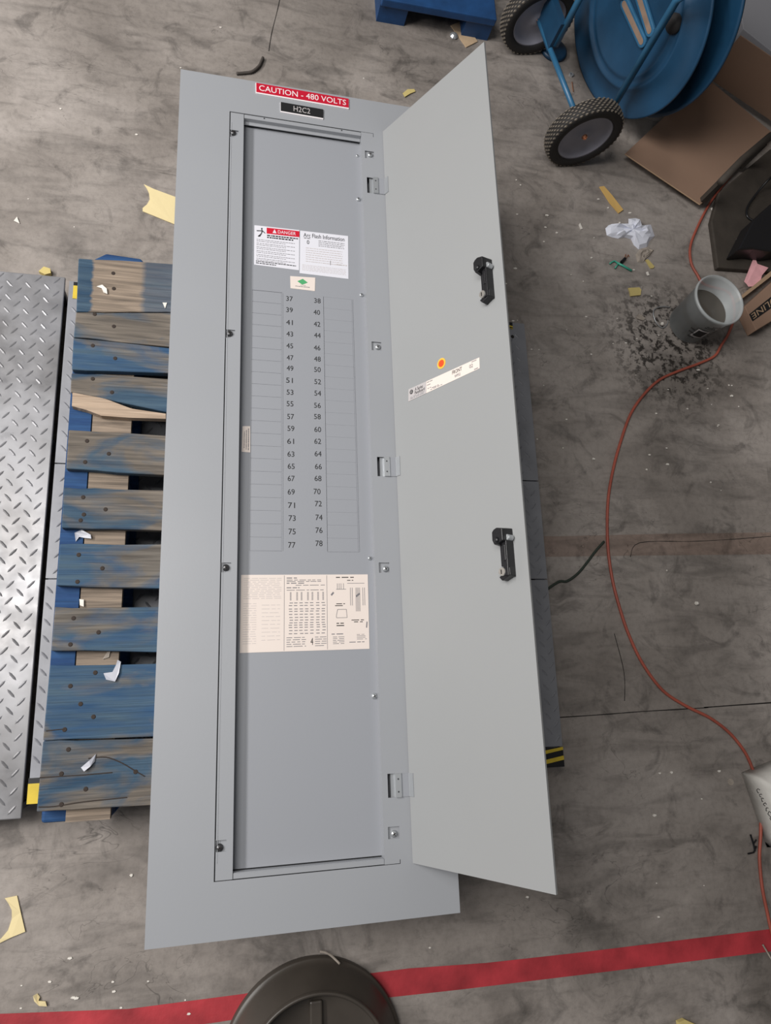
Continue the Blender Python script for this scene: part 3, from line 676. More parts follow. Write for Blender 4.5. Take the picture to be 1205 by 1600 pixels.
rows_y = [q for q in ((0.2644, -0.5716, 0.2480), (0.2643, -0.6004, 0.2480), (0.2642, -0.6322, 0.2480), (0.2641, -0.6613, 0.2480), (0.2640, -0.6910, 0.2480), (0.2639, -0.7204, 0.2480), (0.2638, -0.7464, 0.2480), (0.2637, -0.7761, 0.2480), (0.2636, -0.8047, 0.2480), (0.2635, -0.8324, 0.2480), (0.2634, -0.8628, 0.2480), (0.2633, -0.8907, 0.2480), (0.2632, -0.9206, 0.2480), (0.2631, -0.9503, 0.2480), (0.2630, -0.9782, 0.2480), (0.2629, -1.0059, 0.2480), (0.2628, -1.0362, 0.2480), (0.2627, -1.0662, 0.2480), (0.2626, -1.0945, 0.2480), (0.2624, -1.1240, 0.2480), (0.2623, -1.1532, 0.2480))]
rows_r = [q for q in ((0.3256, -0.5701, 0.2480), (0.3238, -0.6002, 0.2480), (0.3241, -0.6305, 0.2480), (0.3245, -0.6590, 0.2480), (0.3234, -0.6906, 0.2480), (0.3238, -0.7186, 0.2480), (0.3235, -0.7449, 0.2480), (0.3238, -0.7748, 0.2480), (0.3235, -0.8029, 0.2480), (0.3224, -0.8324, 0.2480), (0.3220, -0.8593, 0.2480), (0.3224, -0.8898, 0.2480), (0.3220, -0.9177, 0.2480), (0.3224, -0.9468, 0.2480), (0.3227, -0.9765, 0.2480), (0.3216, -1.0037, 0.2480), (0.3192, -1.0336, 0.2480), (0.3216, -1.0610, 0.2480), (0.3226, -1.0917, 0.2480), (0.3223, -1.1201, 0.2480), (0.3219, -1.1489, 0.2480))]
lxs = [452, 452, 452, 452.5, 452.5, 453, 453, 452, 453, 453, 454, 454.5, 454, 454.5, 455, 455, 455, 455.5, 456.5, 456.5, 456]
TX = (-0.4945, 0.3976, 0.0000)
for k in range(21):
    for num, c, dx in ((37 + 2*k, rows_y[k], (lxs[k]-455)*.00131), (38 + 2*k, rows_r[k], 0)):
        hh = .0062; hw = .0075
        x, y = c[0] + dx, c[1]
        Q = Quad((x-hw, y-hh, ZD), (x+hw, y-hh, ZD), (x+hw, y+hh, ZD), (x-hw, y+hh, ZD))
        text(str(num), Q, 0, 1, 0, 1, 0.0001, M['ink'], dead, 'printed_number')
for px, r in (((0.4317, -0.1538, 0.2500), .0035), ((0.4308, -0.2805, 0.2500), .0052), ((0.4315, -0.5440, 0.2500), .0046), ((0.4322, -1.1804, 0.2500), .0042), ((0.4334, -1.4700, 0.2500), .0058)):
    screw((min(px[0], OX1-.0055), px[1]), ZD, r, M['steel'], dead, 'deadfront_screw')

# stickers on the deadfront
def label_at(name, bl_, br_, tr_, tl_, m, par, lab=None, t=0.0005):
    Q = Quad(bl_, br_, tr_, tl_)
    o = obj(name, Q.sheet(t), m, par, label=lab)
    return o, Q
o, Q = label_at('danger_label', (0.1789, -0.4925, 0.2482), (0.2831, -0.4952, 0.2482), (0.2845, -0.3870, 0.2482), (0.1788, -0.3881, 0.2482), M['white'], panel, 'white sticker with a red DANGER header')
T = .0006
obj('danger_header', Q.sub(.27, 1.0, .82, .97, T).sheet(.0002), M['redlab'], o)
text('DANGER', Q, .52, .92, .855, .935, T+.0002, M['white'], o)
bm = bmesh.new(); slab(bm, [Q.at(.40, .85, T+.0002), Q.at(.49, .85, T+.0002), Q.at(.445, .95, T+.0002)], .0002); obj('warning_triangle', bm, M['white'], o)
bm = bmesh.new()   # small figure of a person falling back from a bolt
for seg in ([(.15,.93),(.17,.85)], [(.17,.86),(.14,.78)], [(.14,.78),(.08,.72)], [(.14,.78),(.11,.72)], [(.17,.87),(.05,.86)], [(.17,.88),(.23,.82)]):
    pts = [Q.at(a, c_, T+.0008) for a, c_ in seg]; tube(bm, pts, .0008, 6)
lathe(bm, [(0, .0008), (.0014, .0006), (.0016, 0)], Q.at(.165, .935, T), Q.n, 10)
obj('pictogram', bm, M['ink'], o)
bars(Q, [(.28, .97, .76, .03), (.28, .88, .71, .03)], T, M['ink'], o, seed=2)
bars(Q, [(.05, .9, .64-.095*k, .012) for k in range(6)] + [(.05, .7, .60-.095*k, .012) for k in range(6)], T, M['greyink'], o, seed=3)
bars(Q, [(.04, .93, .085, .02), (.04, .5, .04, .02)], T, M['ink'], o, seed=4)
o, Q = label_at('arc_flash_label', (0.2845, -0.5026, 0.2482), (0.4010, -0.5045, 0.2482), (0.4029, -0.3875, 0.2482), (0.2863, -0.3880, 0.2482), M['white'], panel, 'white arc flash information sticker')
text('Arc Flash Information', Q, .07, .92, .86, .955, T, M['ink'], o)
text('0', Q, .14, .19, .70, .79, T, M['ink'], o)
bars(Q, [(.08, .22, .825, .02)] + [(.38, .92, .80-.04*k, .013) for k in range(4)], T, M['greyink'], o, seed=5)
bars(Q, [(.12, .88, .60-.052*k, .013) for k in range(7)] + [(.05, .95, .2-.03*k, .008) for k in range(5)] + [(.75, .97, .29, .02)], T, M['paleink'], o, seed=6)
obj('mark', Q.sub(.62, .632, .27, .37, T).sheet(.0001), M['greyink'], o)
o, Q = label_at('green_mark_label', (0.2630, -0.5445, 0.2482), (0.3199, -0.5458, 0.2482), (0.3213, -0.5102, 0.2482), (0.2623, -0.5128, 0.2482), M['cream'], panel, 'small cream sticker with a green diamond mark')
bm = bmesh.new(); slab(bm, [Q.at(.28, .62, T), Q.at(.48, .38, T), Q.at(.70, .58, T), Q.at(.5, .84, T)], .0002); obj('green_diamond', bm, M['green'], o)
bars(Q, [(.4, .62, .32, .03), (.2, .8, .2, .05)], T, M['greyink'], o, seed=8)
o, Q = label_at('side_label', (0.1564, -0.9501, 0.2482), (0.1748, -0.9507, 0.2482), (0.1741, -0.8905, 0.2482), (0.1577, -0.8914, 0.2482), M['cream'], panel, 'narrow cream tag beside the left rail')
Qr = Quad(Q.q[1], Q.q[2], Q.q[3], Q.q[0])
bars(Qr, [(.08, .92, .15, .12), (.1, .85, .42, .10), (.15, .8, .68, .08)], T, M['greyink'], o, seed=9)
o, Q = label_at('wiring_diagram_label', (0.1583, -1.3760, 0.2482), (0.4258, -1.3736, 0.2482), (0.4268, -1.2159, 0.2482), (0.1590, -1.2176, 0.2482), M['cream'], panel, 'large cream sticker with tables and wiring diagrams')
for u in (.330, .665):
    obj('rule_line', Q.sub(u, u+.003, .01, .99, T).sheet(.0001), M['greyink'], o)
bars(Q, [(.02, .31, .95-.024*k, .006) for k in range(12)] + [(.02, .12, .62-.03*k, .005) for k in range(18)] + [(.16, .30, .6-.05*k, .005) for k in range(10)], T, M['paleink'], o, seed=10)
bars(Q, [(.35, .43, .95, .012), (.35, .62, .925, .008), (.35, .64, .905, .008), (.35, .5, .88, .012), (.42, .65, .855, .008), (.35, .45, .82, .012), (.35, .64, .79, .008)], T, M['greyink'], o, seed=11)
bm = bmesh.new()
for u in (.375, .425, .46, .51, .545, .59, .63):
    for k in range(8): slab(bm, [Q.at(u, .66+.014*k, T), Q.at(u+.012, .66+.014*k, T), Q.at(u+.012, .668+.014*k, T), Q.at(u, .668+.014*k, T)], .0001)
for r_ in (.62, .585, .54, .51, .47, .43, .395, .36, .33, .30, .26, .22):
    for u in (.37, .41, .45, .49, .535, .58, .625):
        a = random.uniform(-.004, .004); slab(bm, [Q.at(u+a, r_, T), Q.at(u+a+.026, r_, T), Q.at(u+a+.026, r_+.010, T), Q.at(u+a, r_+.010, T)], .0001)
obj('printed_table', bm, M['greyink'], o)
bars(Q, [(.35, .5, .17-.028*k, .008) for k in range(5)] + [(.57, .66, .17-.028*k, .008) for k in range(5)], T, M['greyink'], o, seed=12)
text('4', Q, .535, .555, .075, .165, T, M['ink'], o)
bars(Q, [(.74, .90, .955, .012), (.83, .88, .915, .010), (.74, .81, .60, .010), (.73, .80, .575, .010), (.74, .82, .34, .012), (.74, .82, .31, .012), (.86, .96, .38, .010), (.88, .95, .355, .010)], T, M['ink'], o, seed=13)
bars(Q, [(.70, .81, .20, .012)] + [(.71, .80, .165-.022*k, .007) for k in range(5)] + [(.90, .98, .19-.02*k, .006) for k in range(4)] + [(.84, .96, .09, .01)], T, M['greyink'], o, seed=14)
bm = bmesh.new()
def ln_(a, c_, wd_=.0005):
    A = Q.at(a[0], a[1], T); Bp = Q.at(c_[0], c_[1], T); d = (Bp-A).normalized(); n_ = Q.n.cross(d)*wd_
    slab(bm, [A-n_, Bp-n_, Bp+n_, A+n_], .0001)
for u in (.855, .87, .90, .91, .92, .93, .955, .97): ln_((u, .50 if .89 < u < .94 else .58), (u, .82))
for u in (.75, .765, .78, .80): ln_((u, .80), (u, .88))
ln_((.74, .80), (.82, .80)); ln_((.74, .45), (.75, .53)); ln_((.75, .53), (.82, .53)); ln_((.82, .53), (.825, .42)); ln_((.825, .42), (.74, .42)); ln_((.74, .42), (.74, .45))
ln_((.83, .88), (.97, .88)); ln_((.90, .7), (.93, .74), .0018); ln_((.70, .72), (.72, .76), .0018); ln_((.98, .28), (.985, .36), .0012)
obj('wiring_diagram', bm, M['greyink'], o)

# engraved nameplates at the head of the trim
def nameplate(name, c, face, txt, tm, lab, tu, tv):
    bl_, br_, tr_, tl_ = [Vector(p) for p in c]
    o = obj(name, slab(bmesh.new(), [bl_, br_, tr_, tl_], .0022), M['whitecore'], panel, label=lab)
    up = Vector((0, 0, .0023)); Q_ = Quad(bl_+up, br_+up, tr_+up, tl_+up)
    Q2 = Q_.sub(.006, .997, .11, .985, 0)
    obj('engraved_face', Q2.sheet(.0005), face, o)
    text(txt, Q2, tu[0], tu[1], tv[0], tv[1], .0006, tm, o)
nameplate('caution_plate', [(0.1774, -0.0361, 0.2700), (0.4085, -0.0385, 0.2700), (0.4092, -0.0077, 0.2700), (0.1769, -0.0055, 0.2700)], M['redplate'], 'CAUTION - 480 VOLTS', M['whitecore'], 'red engraved CAUTION - 480 VOLTS plate', (.03, .97), (.2, .80))
nameplate('name_plate', [(0.2374, -0.0799, 0.2700), (0.3428, -0.0817, 0.2700), (0.3436, -0.0522, 0.2700), (0.2371, -0.0503, 0.2700)], M['ink'], 'H2C2', M['foil'], 'small black engraved plate reading H2C2', (.30, .69), (.2, .80))

# hinges
for c in HN:
    x1 = c[0] + .0085
    h = obj('hinge', B(x1-.010, x1+.004, c[1]-.023, c[1]+.023, ZP-.007, ZP-.005), M['steel'], panel)
    bm = bmesh.new()
    pr_ = [(x1-.0015, ZP+.0035), (x1+.0095, ZP+.0045), (x1+.011, ZP+.0035), (x1+.0115, ZP+.001), (x1+.010, ZP+.001), (x1+.0015, ZP+.001), (x1+.0005, ZP-.005), (x1-.0015, ZP-.005)]
    vs = [[bm.verts.new((x, y, z)) for x, z in pr_] for y in (c[1]-.0225, c[1]+.0225)]
    bm.faces.new(vs[0]); bm.faces.new(vs[1][::-1])
    for i in range(len(pr_)):
        j = (i+1) % len(pr_); bm.faces.new((vs[0][i], vs[1][i], vs[1][j], vs[0][j]))
    bmesh.ops.recalc_face_normals(bm, faces=bm.faces)
    obj('fixed_leaf', bm, M['steel'], h)
    for dy in (-.012, .012):
        obj('leaf_hole', lathe(bmesh.new(), [(0, .0006), (.0016, .0006), (.0018, 0)], (x1+.004, c[1]+dy, ZP+.0040), (0, 0, 1), 10), M['gap'], h)
    bm = bmesh.new(); box(bm, x1+.0105, .4935, c[1]-.022, c[1]+.022, ZP+.0006, ZP+.0018)
    obj('hinge_web', bm, M['panel_in'], h)

# door, opened a little past upright
DH = Vector((.4945, 0, .272)); DE = Vector((.4685, 0, .8834)); DN = Vector((-.8834, 0, .4685))
def dw(u, v, n_=0.0):
    return DH + DE*u + Vector((0, v, 0)) + DN*n_
def dbox(bm, u0, u1, v0, v1, n0_, n1_, taper=0.0):
    vv = []
    for n_ in (n0_, n1_):
        t = taper if n_ == n1_ else 0
        for u, v in ((u0+t, v0+t), (u1-t, v0+t), (u1-t, v1-t), (u0+t, v1-t)): vv.append(bm.verts.new(dw(u, v, n_)))
    for f in ((3,2,1,0),(4,5,6,7),(0,1,5,4),(1,2,6,5),(2,3,7,6),(3,0,4,7)): bm.faces.new([vv[i] for i in f])
    bmesh.ops.recalc_face_normals(bm, faces=bm.faces)
    return bm
DU, DV0, DV1 = .3345, -1.7885, -.0905
door = obj('panel_door', dbox(bmesh.new(), 0, DU, DV0, DV1, -.0018, 0), M['door'], panel, label='long grey hinged door standing open')
bm = bmesh.new(); dbox(bm, DU-.0012, DU, DV0, DV1, -.0042, -.0018); dbox(bm, 0, DU-.002, DV0, DV0+.0012, -.0042, -.0018); dbox(bm, 0, DU-.002, DV1-.0012, DV1, -.0042, -.0018)
obj('door_lip', bm, M['door'], door)
for c in HN:
    obj('door_leaf', dbox(bmesh.new(), -.0005, .0125, c[1]-.022, c[1]+.022, .0002, .0018), M['steel'], door)
def latch(cu, cv, dv):
    """black latch body: 0.030 wide, dv long (cu, cv = lower hinge-side corner)"""
    bm = bmesh.new()
    n = 0
    # spine on the free side
    dbox(bm, cu+.0135, cu+.0275, cv+.002, cv+dv-.010, .0003, .020, .0015)
    l = obj('door_latch', bm, M['black'], door, label='black plastic latch with lock', bevel=.001)
    # rounded head block with a sloping top
    bm = bmesh.new()
    head = [(cu-.001, cv+dv-.008), (cu-.0015, cv+dv-.026), (cu+.003, cv+dv-.036), (cu+.010, cv+dv-.036), (cu+.0275, cv+dv-.030), (cu+.0275, cv+dv-.004), (cu+.012, cv+dv), (cu+.004, cv+dv-.003)]
    lo = [bm.verts.new(dw(u, v, .0003)) for u, v in head]
    hc_ = (sum(u for u, v in head)/8, sum(v for u, v in head)/8)
    hi = [bm.verts.new(dw(u*.85+hc_[0]*.15, v*.85+hc_[1]*.15, .028)) for u, v in head]
    bm.faces.new(lo); bm.faces.new(hi)
    for i in range(8): bm.faces.new((lo[i], lo[(i+1) % 8], hi[(i+1) % 8], hi[i]))
    bmesh.ops.recalc_face_normals(bm, faces=bm.faces); obj('latch_head', bm, M['black'], door, bevel=.0012)
    bm = bmesh.new(); dbox(bm, cu+.006, cu+.0145, cv+.021, cv+dv-.034, .0003, .015, .001); dbox(bm, cu+.016, cu+.024, cv+.03, cv+dv-.034, .0195, .0215, .001)
    obj('latch_slide', bm, M['black'], door, bevel=.0008)
    bm = bmesh.new()
    ft = [(cu+.0015, cv+.003), (cu+.0075, cv-.004), (cu+.0275, cv+.004), (cu+.0275, cv+.020), (cu+.0200, cv+.010), (cu+.004, cv+.0045)]
    lo = [bm.verts.new(dw(u, v, .0003)) for u, v in ft]; hi = [bm.verts.new(dw(u, v, .017)) for u, v in ft]
    bm.faces.new(lo); bm.faces.new(hi)
    for i in range(6): bm.faces.new((lo[i], lo[(i+1) % 6], hi[(i+1) % 6], hi[i]))
    bmesh.ops.recalc_face_normals(bm, faces=bm.faces); obj('latch_foot', bm, M['black'], door, bevel=.001)
    obj('lock_cylinder', lathe(bmesh.new(), [(0, 0), (.0080, 0), (.0080, .0195), (.0072, .021), (0, .021)], dw(cu+.0118, cv+.0118, .0003), DN, 24), M['chrome'], door, label='bright metal lock cylinder')
    bm = bmesh.new(); dbox(bm, cu+.0098, cu+.0118, cv+.0075, cv+.0155, .0212, .0218); obj('key_slot', bm, M['joint'], door)
    obj('latch_pin', lathe(bmesh.new(), [(0, 0), (.0058, 0), (.0058, .013), (.0048, .014), (0, .014)], dw(cu+.0262, cv+dv-.022, .004), DN, 20), M['steel'], door, label='grey round pin')
    obj('latch_knob', lathe(bmesh.new(), [(.0055, 0), (.005, .003), (.003, .0045), (0, .005)], dw(cu+.0115, cv+dv-.026, .0275), DN, 16), M['black'], door, smooth=True)
latch(.2812, -.7060, .0943)
latch(.2785, -1.2683, .0956)
# long sticker and round sticker on the door
def dq(*uv): return [tuple(dw(u, v, .0002)) for u, v in uv]
qd = dq((0.0481, -0.8381), (0.2568, -0.8365), (0.2580, -0.8131), (0.0505, -0.8098))
o, Q = label_at('rating_label', *qd, M['cream'], door, 'long cream rating sticker with FRONT printed on it')
# the sticker faces the opening side: keep the print on that side
if Q.n.dot(DN) < 0: Q.n = -Q.n
T2 = .0007
obj('silver_field', Q.sub(0, .27, 0, 1, T2-.0001).sheet(.0002), M['foil'], o)
lg = obj('logo_mark', lathe(bmesh.new(), [(0, .0003), (.0052, .0003), (.0054, 0)], Q.at(.045, .68, T2), Q.n, 20), M['ink'], o, label='round dark monogram')
text('GE', Q, .03, .06, .58, .80, T2+.0004, M['foil'], o)
text('A Series', Q, .10, .22, .60, .88, T2+.0002, M['ink'], o)
text('Panelboard', Q, .10, .245, .33, .58, T2+.0002, M['ink'], o)
bars(Q, [(.03, .25, .22, .04), (.03, .25, .1, .05), (.28, .36, .84, .05), (.28, .33, .6, .05), (.29, .34, .3, .05), (.35, .45, .2, .05), (.33, .5, .1, .04), (.9, .97, .86, .05), (.93, .98, .08, .06)], T2+.0001, M['greyink'], o, seed=21)
text('FRONT', Q, .64, .77, .55, .88, T2, M['ink'], o)
text('WP52', Q, .67, .75, .18, .42, T2, M['greyink'], o)
text('02', Q, .87, .915, .4, .72, T2, M['greyink'], o)
cu, cv = (0.1533, -0.7863)
o = obj('round_sticker', lathe(bmesh.new(), [(0, .0006), (.0118, .0006), (.012, .0)], dw(cu, cv, .0002), DN, 28), M['yellow'], door, label='round orange sticker with a yellow edge')
obj('orange_centre', lathe(bmesh.new(), [(0, .0004), (.0080, .0004), (.0082, .0)], dw(cu, cv, .0008), DN, 28), M['orange'], o)
bm = bmesh.new()
for k in (-1, 0, 1): dbox(bm, cu-.005, cu+.005, cv+k*.004-.0005, cv+k*.004+.0005, .00125, .0014)
obj('small_print', bm, M['redlab'], o)

# ------------------------------------------------------------------ blue cart with a round tray
cart = thing('round_tray_cart', 'blue steel two wheeled cart with a big round tray, upper right', 'cart', (1.2, .37, 0))
AX = Vector((.224, -.9746, 0)).normalized(); W1 = Vector((1.169, .161, .1175)); W2 = Vector((1.057, .573, .1175))
def wheel(c, s=1):
    R_ = .1175; w2 = .024
    wn = obj('wheel', lathe(bmesh.new(), [(.083, -w2*.7), (.088, -w2), (R_-.012, -w2*1.02), (R_-.003, -w2*.86), (R_, -w2*.5), (R_+.0008, 0), (R_, w2*.5), (R_-.003, w2*.86), (R_-.012, w2*1.02), (.088, w2), (.083, w2*.7), (.083, 0)], c, AX, 64, closed=True), M['rubber'], cart, smooth=True, label='black rubber tyre on a grey disc wheel')
    bm = bmesh.new(); a, b_ = frame_of(AX)
    for row in range(7):
        off = (row - 3) * .0068
        for k in range(44):
            th = 2*math.pi*(k + (.5 if row % 2 else 0))/44
            rr = R_ + .0002 - abs(row-3)**2*.00042
            cc = c + AX*off + (a*math.cos(th) + b_*math.sin(th))*rr
            rad = (a*math.cos(th) + b_*math.sin(th)); tg = AX.cross(rad)
            p_ = [cc + tg*.0070, cc + AX*.0030, cc - tg*.0070, cc - AX*.0030]
            lo = [bm.verts.new(q - rad*.002) for q in p_]; hi = [bm.verts.new(q*1.0 + rad*.0028) for q in [cc + (x - cc)*.72 for x in p_]]
            bm.faces.new(hi)
            for i in range(4): bm.faces.new((lo[i], lo[(i+1) % 4], hi[(i+1) % 4], hi[i]))
    bmesh.ops.recalc_face_normals(bm, faces=bm.faces)
    obj('tread_blocks', bm, M['tread'], wn, kind='stuff')
    obj('wheel_disc', lathe(bmesh.new(), [(0, .010), (.018, .010), (.022, .006), (.05, .002), (.072, .008), (.080, .018), (.0845, .020), (.0845, -.02), (.07, -.010), (0, -.010)], c, AX, 48), M['rim'], wn, smooth=True)
    obj('hub_nut', lathe(bmesh.new(), [(0, .020), (.004, .020), (.0045, .017), (.0075, .017), (.009, .010), (0.009, 0)], c, AX, 6), M['copper'], wn)
wheel(W1); wheel(W2)
obj('axle', tube(bmesh.new(), [W1 - AX*.0, W2 + AX*.0], .0085, 14), M['bluetube'], cart, smooth=True)
TN = Vector((-.919, -.394, 0)).normalized(); TC = Vector((1.286, .462, .2805))
TA = Vector((.394, -.919, 0)).normalized()
def tp(a, b_, n_=0.0): return TC + TA*a + Vector((0, 0, b_)) + TN*n_
tray = obj('round_tray', lathe(bmesh.new(), [(0, .004), (.150, .004), (.158, .009), (.166, .009), (.172, .004), (.184, .004), (.190, .010), (.197, .010), (.203, .002), (.268, -.004), (.274, .000), (.279, -.001), (.280, -.006), (.276, -.010), (.266, -.009), (.2, -.004), (0, -.002)], TC, TN, 96), M['blue'], cart, smooth=True, label='large round blue tray with pressed rings')
obj('reel_core', lathe(bmesh.new(), [(.195, -.004), (.195, -.080)], TC, TN, 64), M['blue'], tray, smooth=True)
obj('rear_flange', lathe(bmesh.new(), [(0, -.076), (.290, -.076), (.297, -.073), (.3015, -.077), (.300, -.083), (.290, -.084), (0, -.084)], TC + Vector((0, 0, .021)), TN, 96), M['blue'], tray, smooth=True)
# slotted brackets with tan fill
for a0, b0, a1, b1 in ((-.045, -.008, .080, -.019), (-.012, .043, .082, .020)):
    d = Vector((a1-a0, b1-b0)).normalized(); n2 = Vector((-d.y, d.x))
    q = [(a0, b0), (a1, b1)]
    def capsule(r, n0_, n1_):
        out = []
        for k in range(9):
            t = math.pi/2 + math.pi*k/8; out.append((a0 + r*(d.x*math.cos(t) + n2.x*math.sin(t)), b0 + r*(d.y*math.cos(t) + n2.y*math.sin(t))))
        for k in range(9):
            t = -math.pi/2 + math.pi*k/8; out.append((a1 + r*(d.x*math.cos(t) + n2.x*math.sin(t)), b1 + r*(d.y*math.cos(t) + n2.y*math.sin(t))))
        bm = bmesh.new(); lo = [bm.verts.new(tp(x, y, n0_)) for x, y in out]; hi = [bm.verts.new(tp(x, y, n1_)) for x, y in out]
        bm.faces.new(lo); bm.faces.new(hi)
        for i in range(18): bm.faces.new((lo[i], lo[(i+1) % 18], hi[(i+1) % 18], hi[i]))
        bmesh.ops.recalc_face_normals(bm, faces=bm.faces); return bm
    br = obj('slot_bracket', capsule(.0175, .004, .014), M['bluetube'], cart, bevel=.003)
    obj('slot_fill', capsule(.0085, .0135, .0148), M['tan_dull'], br, label='tan insert in the slot')
obj('bracket_bolt', lathe(bmesh.new(), [(.013, 0), (.013, .006), (.008, .009), (0, .010)], tp(-.066, .004, .012), TN, 16), M['bluetube'], cart, smooth=True)
obj('frame_tube', tube(bmesh.new(), [(1.2715, .2450, .560), (1.283, .317, .448), (1.290, .296, .122), (1.287, .285, .05)][:1] + [(1.283, .317, .448), (1.293, .294, .122)], .0105, 14), M['bluetube'], cart, smooth=True)
obj('frame_tube', tube(bmesh.new(), [(1.098, .469, .42), (1.099, .465, .281), (1.100, .463, .131)], .010, 14), M['bluetube'], cart, smooth=True)
bm = bmesh.new(); tube(bm, [(1.293, .294, .122), (1.235, .22, .118), W1], .008, 12)
obj('axle_brace', bm, M['bluetube'], cart, smooth=True)
obj('swivel_hub', lathe(bmesh.new(), [(.026, 0), (.026, .012), (.014, .018), (.006, .020), (0, .020)], tp(.134, .090, .002), TN, 20), M['rubber'], cart, smooth=True)
bm = bmesh.new(); slab(bm, [(1.072, .585, .11), (1.100, .46, .11), (1.100, .46, .205), (1.072, .585, .205)], .02)
obj('mounting_plate', bm, M['blue'], cart)
obj('base_foot', lathe(bmesh.new(), [(0, 0), (.046, 0), (.047, .010), (.04, .014), (.02, .016), (0, .016)], (1.1696, 0.5914, 0.0000), (0, 0, 1), 28), M['blue'], cart, smooth=True)

# ------------------------------------------------------------------ blue steel beam at the top
beam = thing('blue_steel_skid', 'dark blue painted steel skid cut off at the top edge', 'skid', (.7, .75, 0))
e0 = (0.5921, 0.5639, 0.0850); e1 = (0.9334, 0.5719, 0.0850)
dx = (e1[0]-e0[0], e1[1]-e0[1]); Ld = math.hypot(*dx); dx = (dx[0]/Ld, dx[1]/Ld); nx_ = (-dx[1], dx[0])
def bp_(s, t): return (e0[0] + dx[0]*s + nx_[0]*t, e0[1] + dx[1]*s + nx_[1]*t)
for i, t0 in enumerate((0, .17, .34)):
    bm = bmesh.new(); prism(bm, [bp_(-.03, t0), bp_(Ld, t0), bp_(Ld, t0+.15), bp_(-.03, t0+.15)], .06, .085)
    obj('deck_slat', bm, M['bluedeep'], beam, bevel=.003)
for s_ in (-.03, Ld-.09):
    bm = bmesh.new(); prism(bm, [bp_(s_, .01), bp_(s_+.09, .01), bp_(s_+.09, .48), bp_(s_, .48)], 0, .0595)
    obj('runner', bm, M['bluedeep'], beam)

# ------------------------------------------------------------------ cardboard box, upper right
carton = thing('open_cardboard_box', 'large brown cardboard box lying open beside the round blue tray', 'cardboard box', (1.65, .3, 0))
A_, B_, C_, D_ = ((1.3710, 0.1969, 0.0300), (1.6267, 0.0454, 0.0300), (1.9825, 0.3800, 0.0300), (1.7388, 0.5724, 0.0300))
bm = bmesh.new(); prism(bm, [A_[:2], B_[:2], C_[:2], D_[:2]], .026, .030); obj('bottom_panel', bm, M['card'], carton)
def wallp(name, p0, p1, h, th=.004):
    a = Vector((p0[0], p0[1], .03)); c_ = Vector((p1[0], p1[1], .03)); u = Vector((0, 0, h))
    return obj(name, slab(bmesh.new(), [a, c_, c_+u, a+u], th), M['card'], carton)
Dw = Vector((1.741, .57)); Cw = Vector((2.12, .357))
bm = bmesh.new(); slab(bm, [(1.741, .575, .03), (2.14, .345, .03), (2.14, .345, .195), (1.741, .575, .195)], -.004); obj('back_panel', bm, M['card'], carton)
bm = bmesh.new(); slab(bm, [(1.737, .577, .03), (1.560, .385, .03), (1.560, .385, .10), (1.737, .577, .17)], .004); obj('side_panel', bm, M['card'], carton)
bm = bmesh.new()
for p0, p1 in ((A_, B_), (B_, C_)):
    a = Vector(p0); c_ = Vector(p1); tube(bm, [a + Vector((0, 0, -.002)), c_ + Vector((0, 0, -.002))], .0021, 6)
obj('cut_edge', bm, M['card_edge'], carton, label='paler corrugated cut edge')
bm = bmesh.new(); prism(bm, [(1.47, .20), (1.58, .11), (1.62, .2), (1.54, .3)], 0, .0255); obj('under_flap', bm, M['card'], carton)

gb_ = thing('grey_board', 'light grey plastic board behind the cardboard box, top right corner', 'board', (1.95, .75, 0))
bm = bmesh.new(); prism(bm, [(1.872, .90), (1.862, .735), (2.05, .60), (2.4, .75), (2.3, 1.1)], .02, .10); obj('board_sheet', bm, M['greyboard'], gb_, bevel=.002)
bm = bmesh.new(); prism(bm, [(1.90, .88), (1.90, .75), (2.05, .65), (2.3, .78), (2.25, 1.0)], 0, .0195); obj('board_foot', bm, M['gap'], gb_)

# ------------------------------------------------------------------ dark machine base at the right edge
mach = thing('machine_base', 'grimy dark steel machine base at the right edge above the plastic cup', 'machine', (1.85, .05, 0))
bm = bmesh.new(); prism(bm, [(1.7196, 0.1134, 0.0200)[:2], (1.9678, 0.3278, 0.0200)[:2], (2.3, .15), (2.25, -.22), (1.8703, -0.1672, 0.0200)[:2], (1.6646, -0.1775, 0.0200)[:2], (1.6699, -0.0039, 0.0200)[:2]], 0, .02); obj('base_plate', bm, M['olive'], mach, bevel=.004)
bm = bmesh.new(); prism(bm, [(1.6954, -0.1481, 0.0800)[:2], (1.7721, -0.0328, 0.0800)[:2], (1.8586, 0.0443, 0.0800)[:2], (2.05, .1), (2.05, -.08), (1.8229, -0.1366, 0.0800)[:2], (1.7625, -0.1350, 0.0800)[:2]], .02, .08); obj('housing', bm, M['black'], mach, bevel=.006)
obj('round_cover', lathe(bmesh.new(), [(0, .012), (.026, .012), (.034, .006), (.036, 0)], (1.8059, -0.0988, 0.0200), (0, 0, 1), 28), M['umber'], mach, smooth=True)
obj('housing_bolt', lathe(bmesh.new(), [(0, .006), (.005, .005), (.006, 0)], (1.7602, -0.0639, 0.0200), (0, 0, 1), 10), M['steel'], mach, smooth=True)
bm = bmesh.new(); tube(bm, [(1.8464, 0.2539, 0.1400), (1.7145, 0.1384, 0.1400), (1.6165, 0.0399, 0.1400)], .012, 12); obj('guard_bar', bm, M['olive'], mach, smooth=True)
for q in ((1.8244, 0.2302, 0.1400), (1.6391, 0.0621, 0.1400)):
    obj('guard_post', B(q[0]-.008, q[0]+.008, q[1]-.008, q[1]+.008, .02, .132), M['olive'], mach)
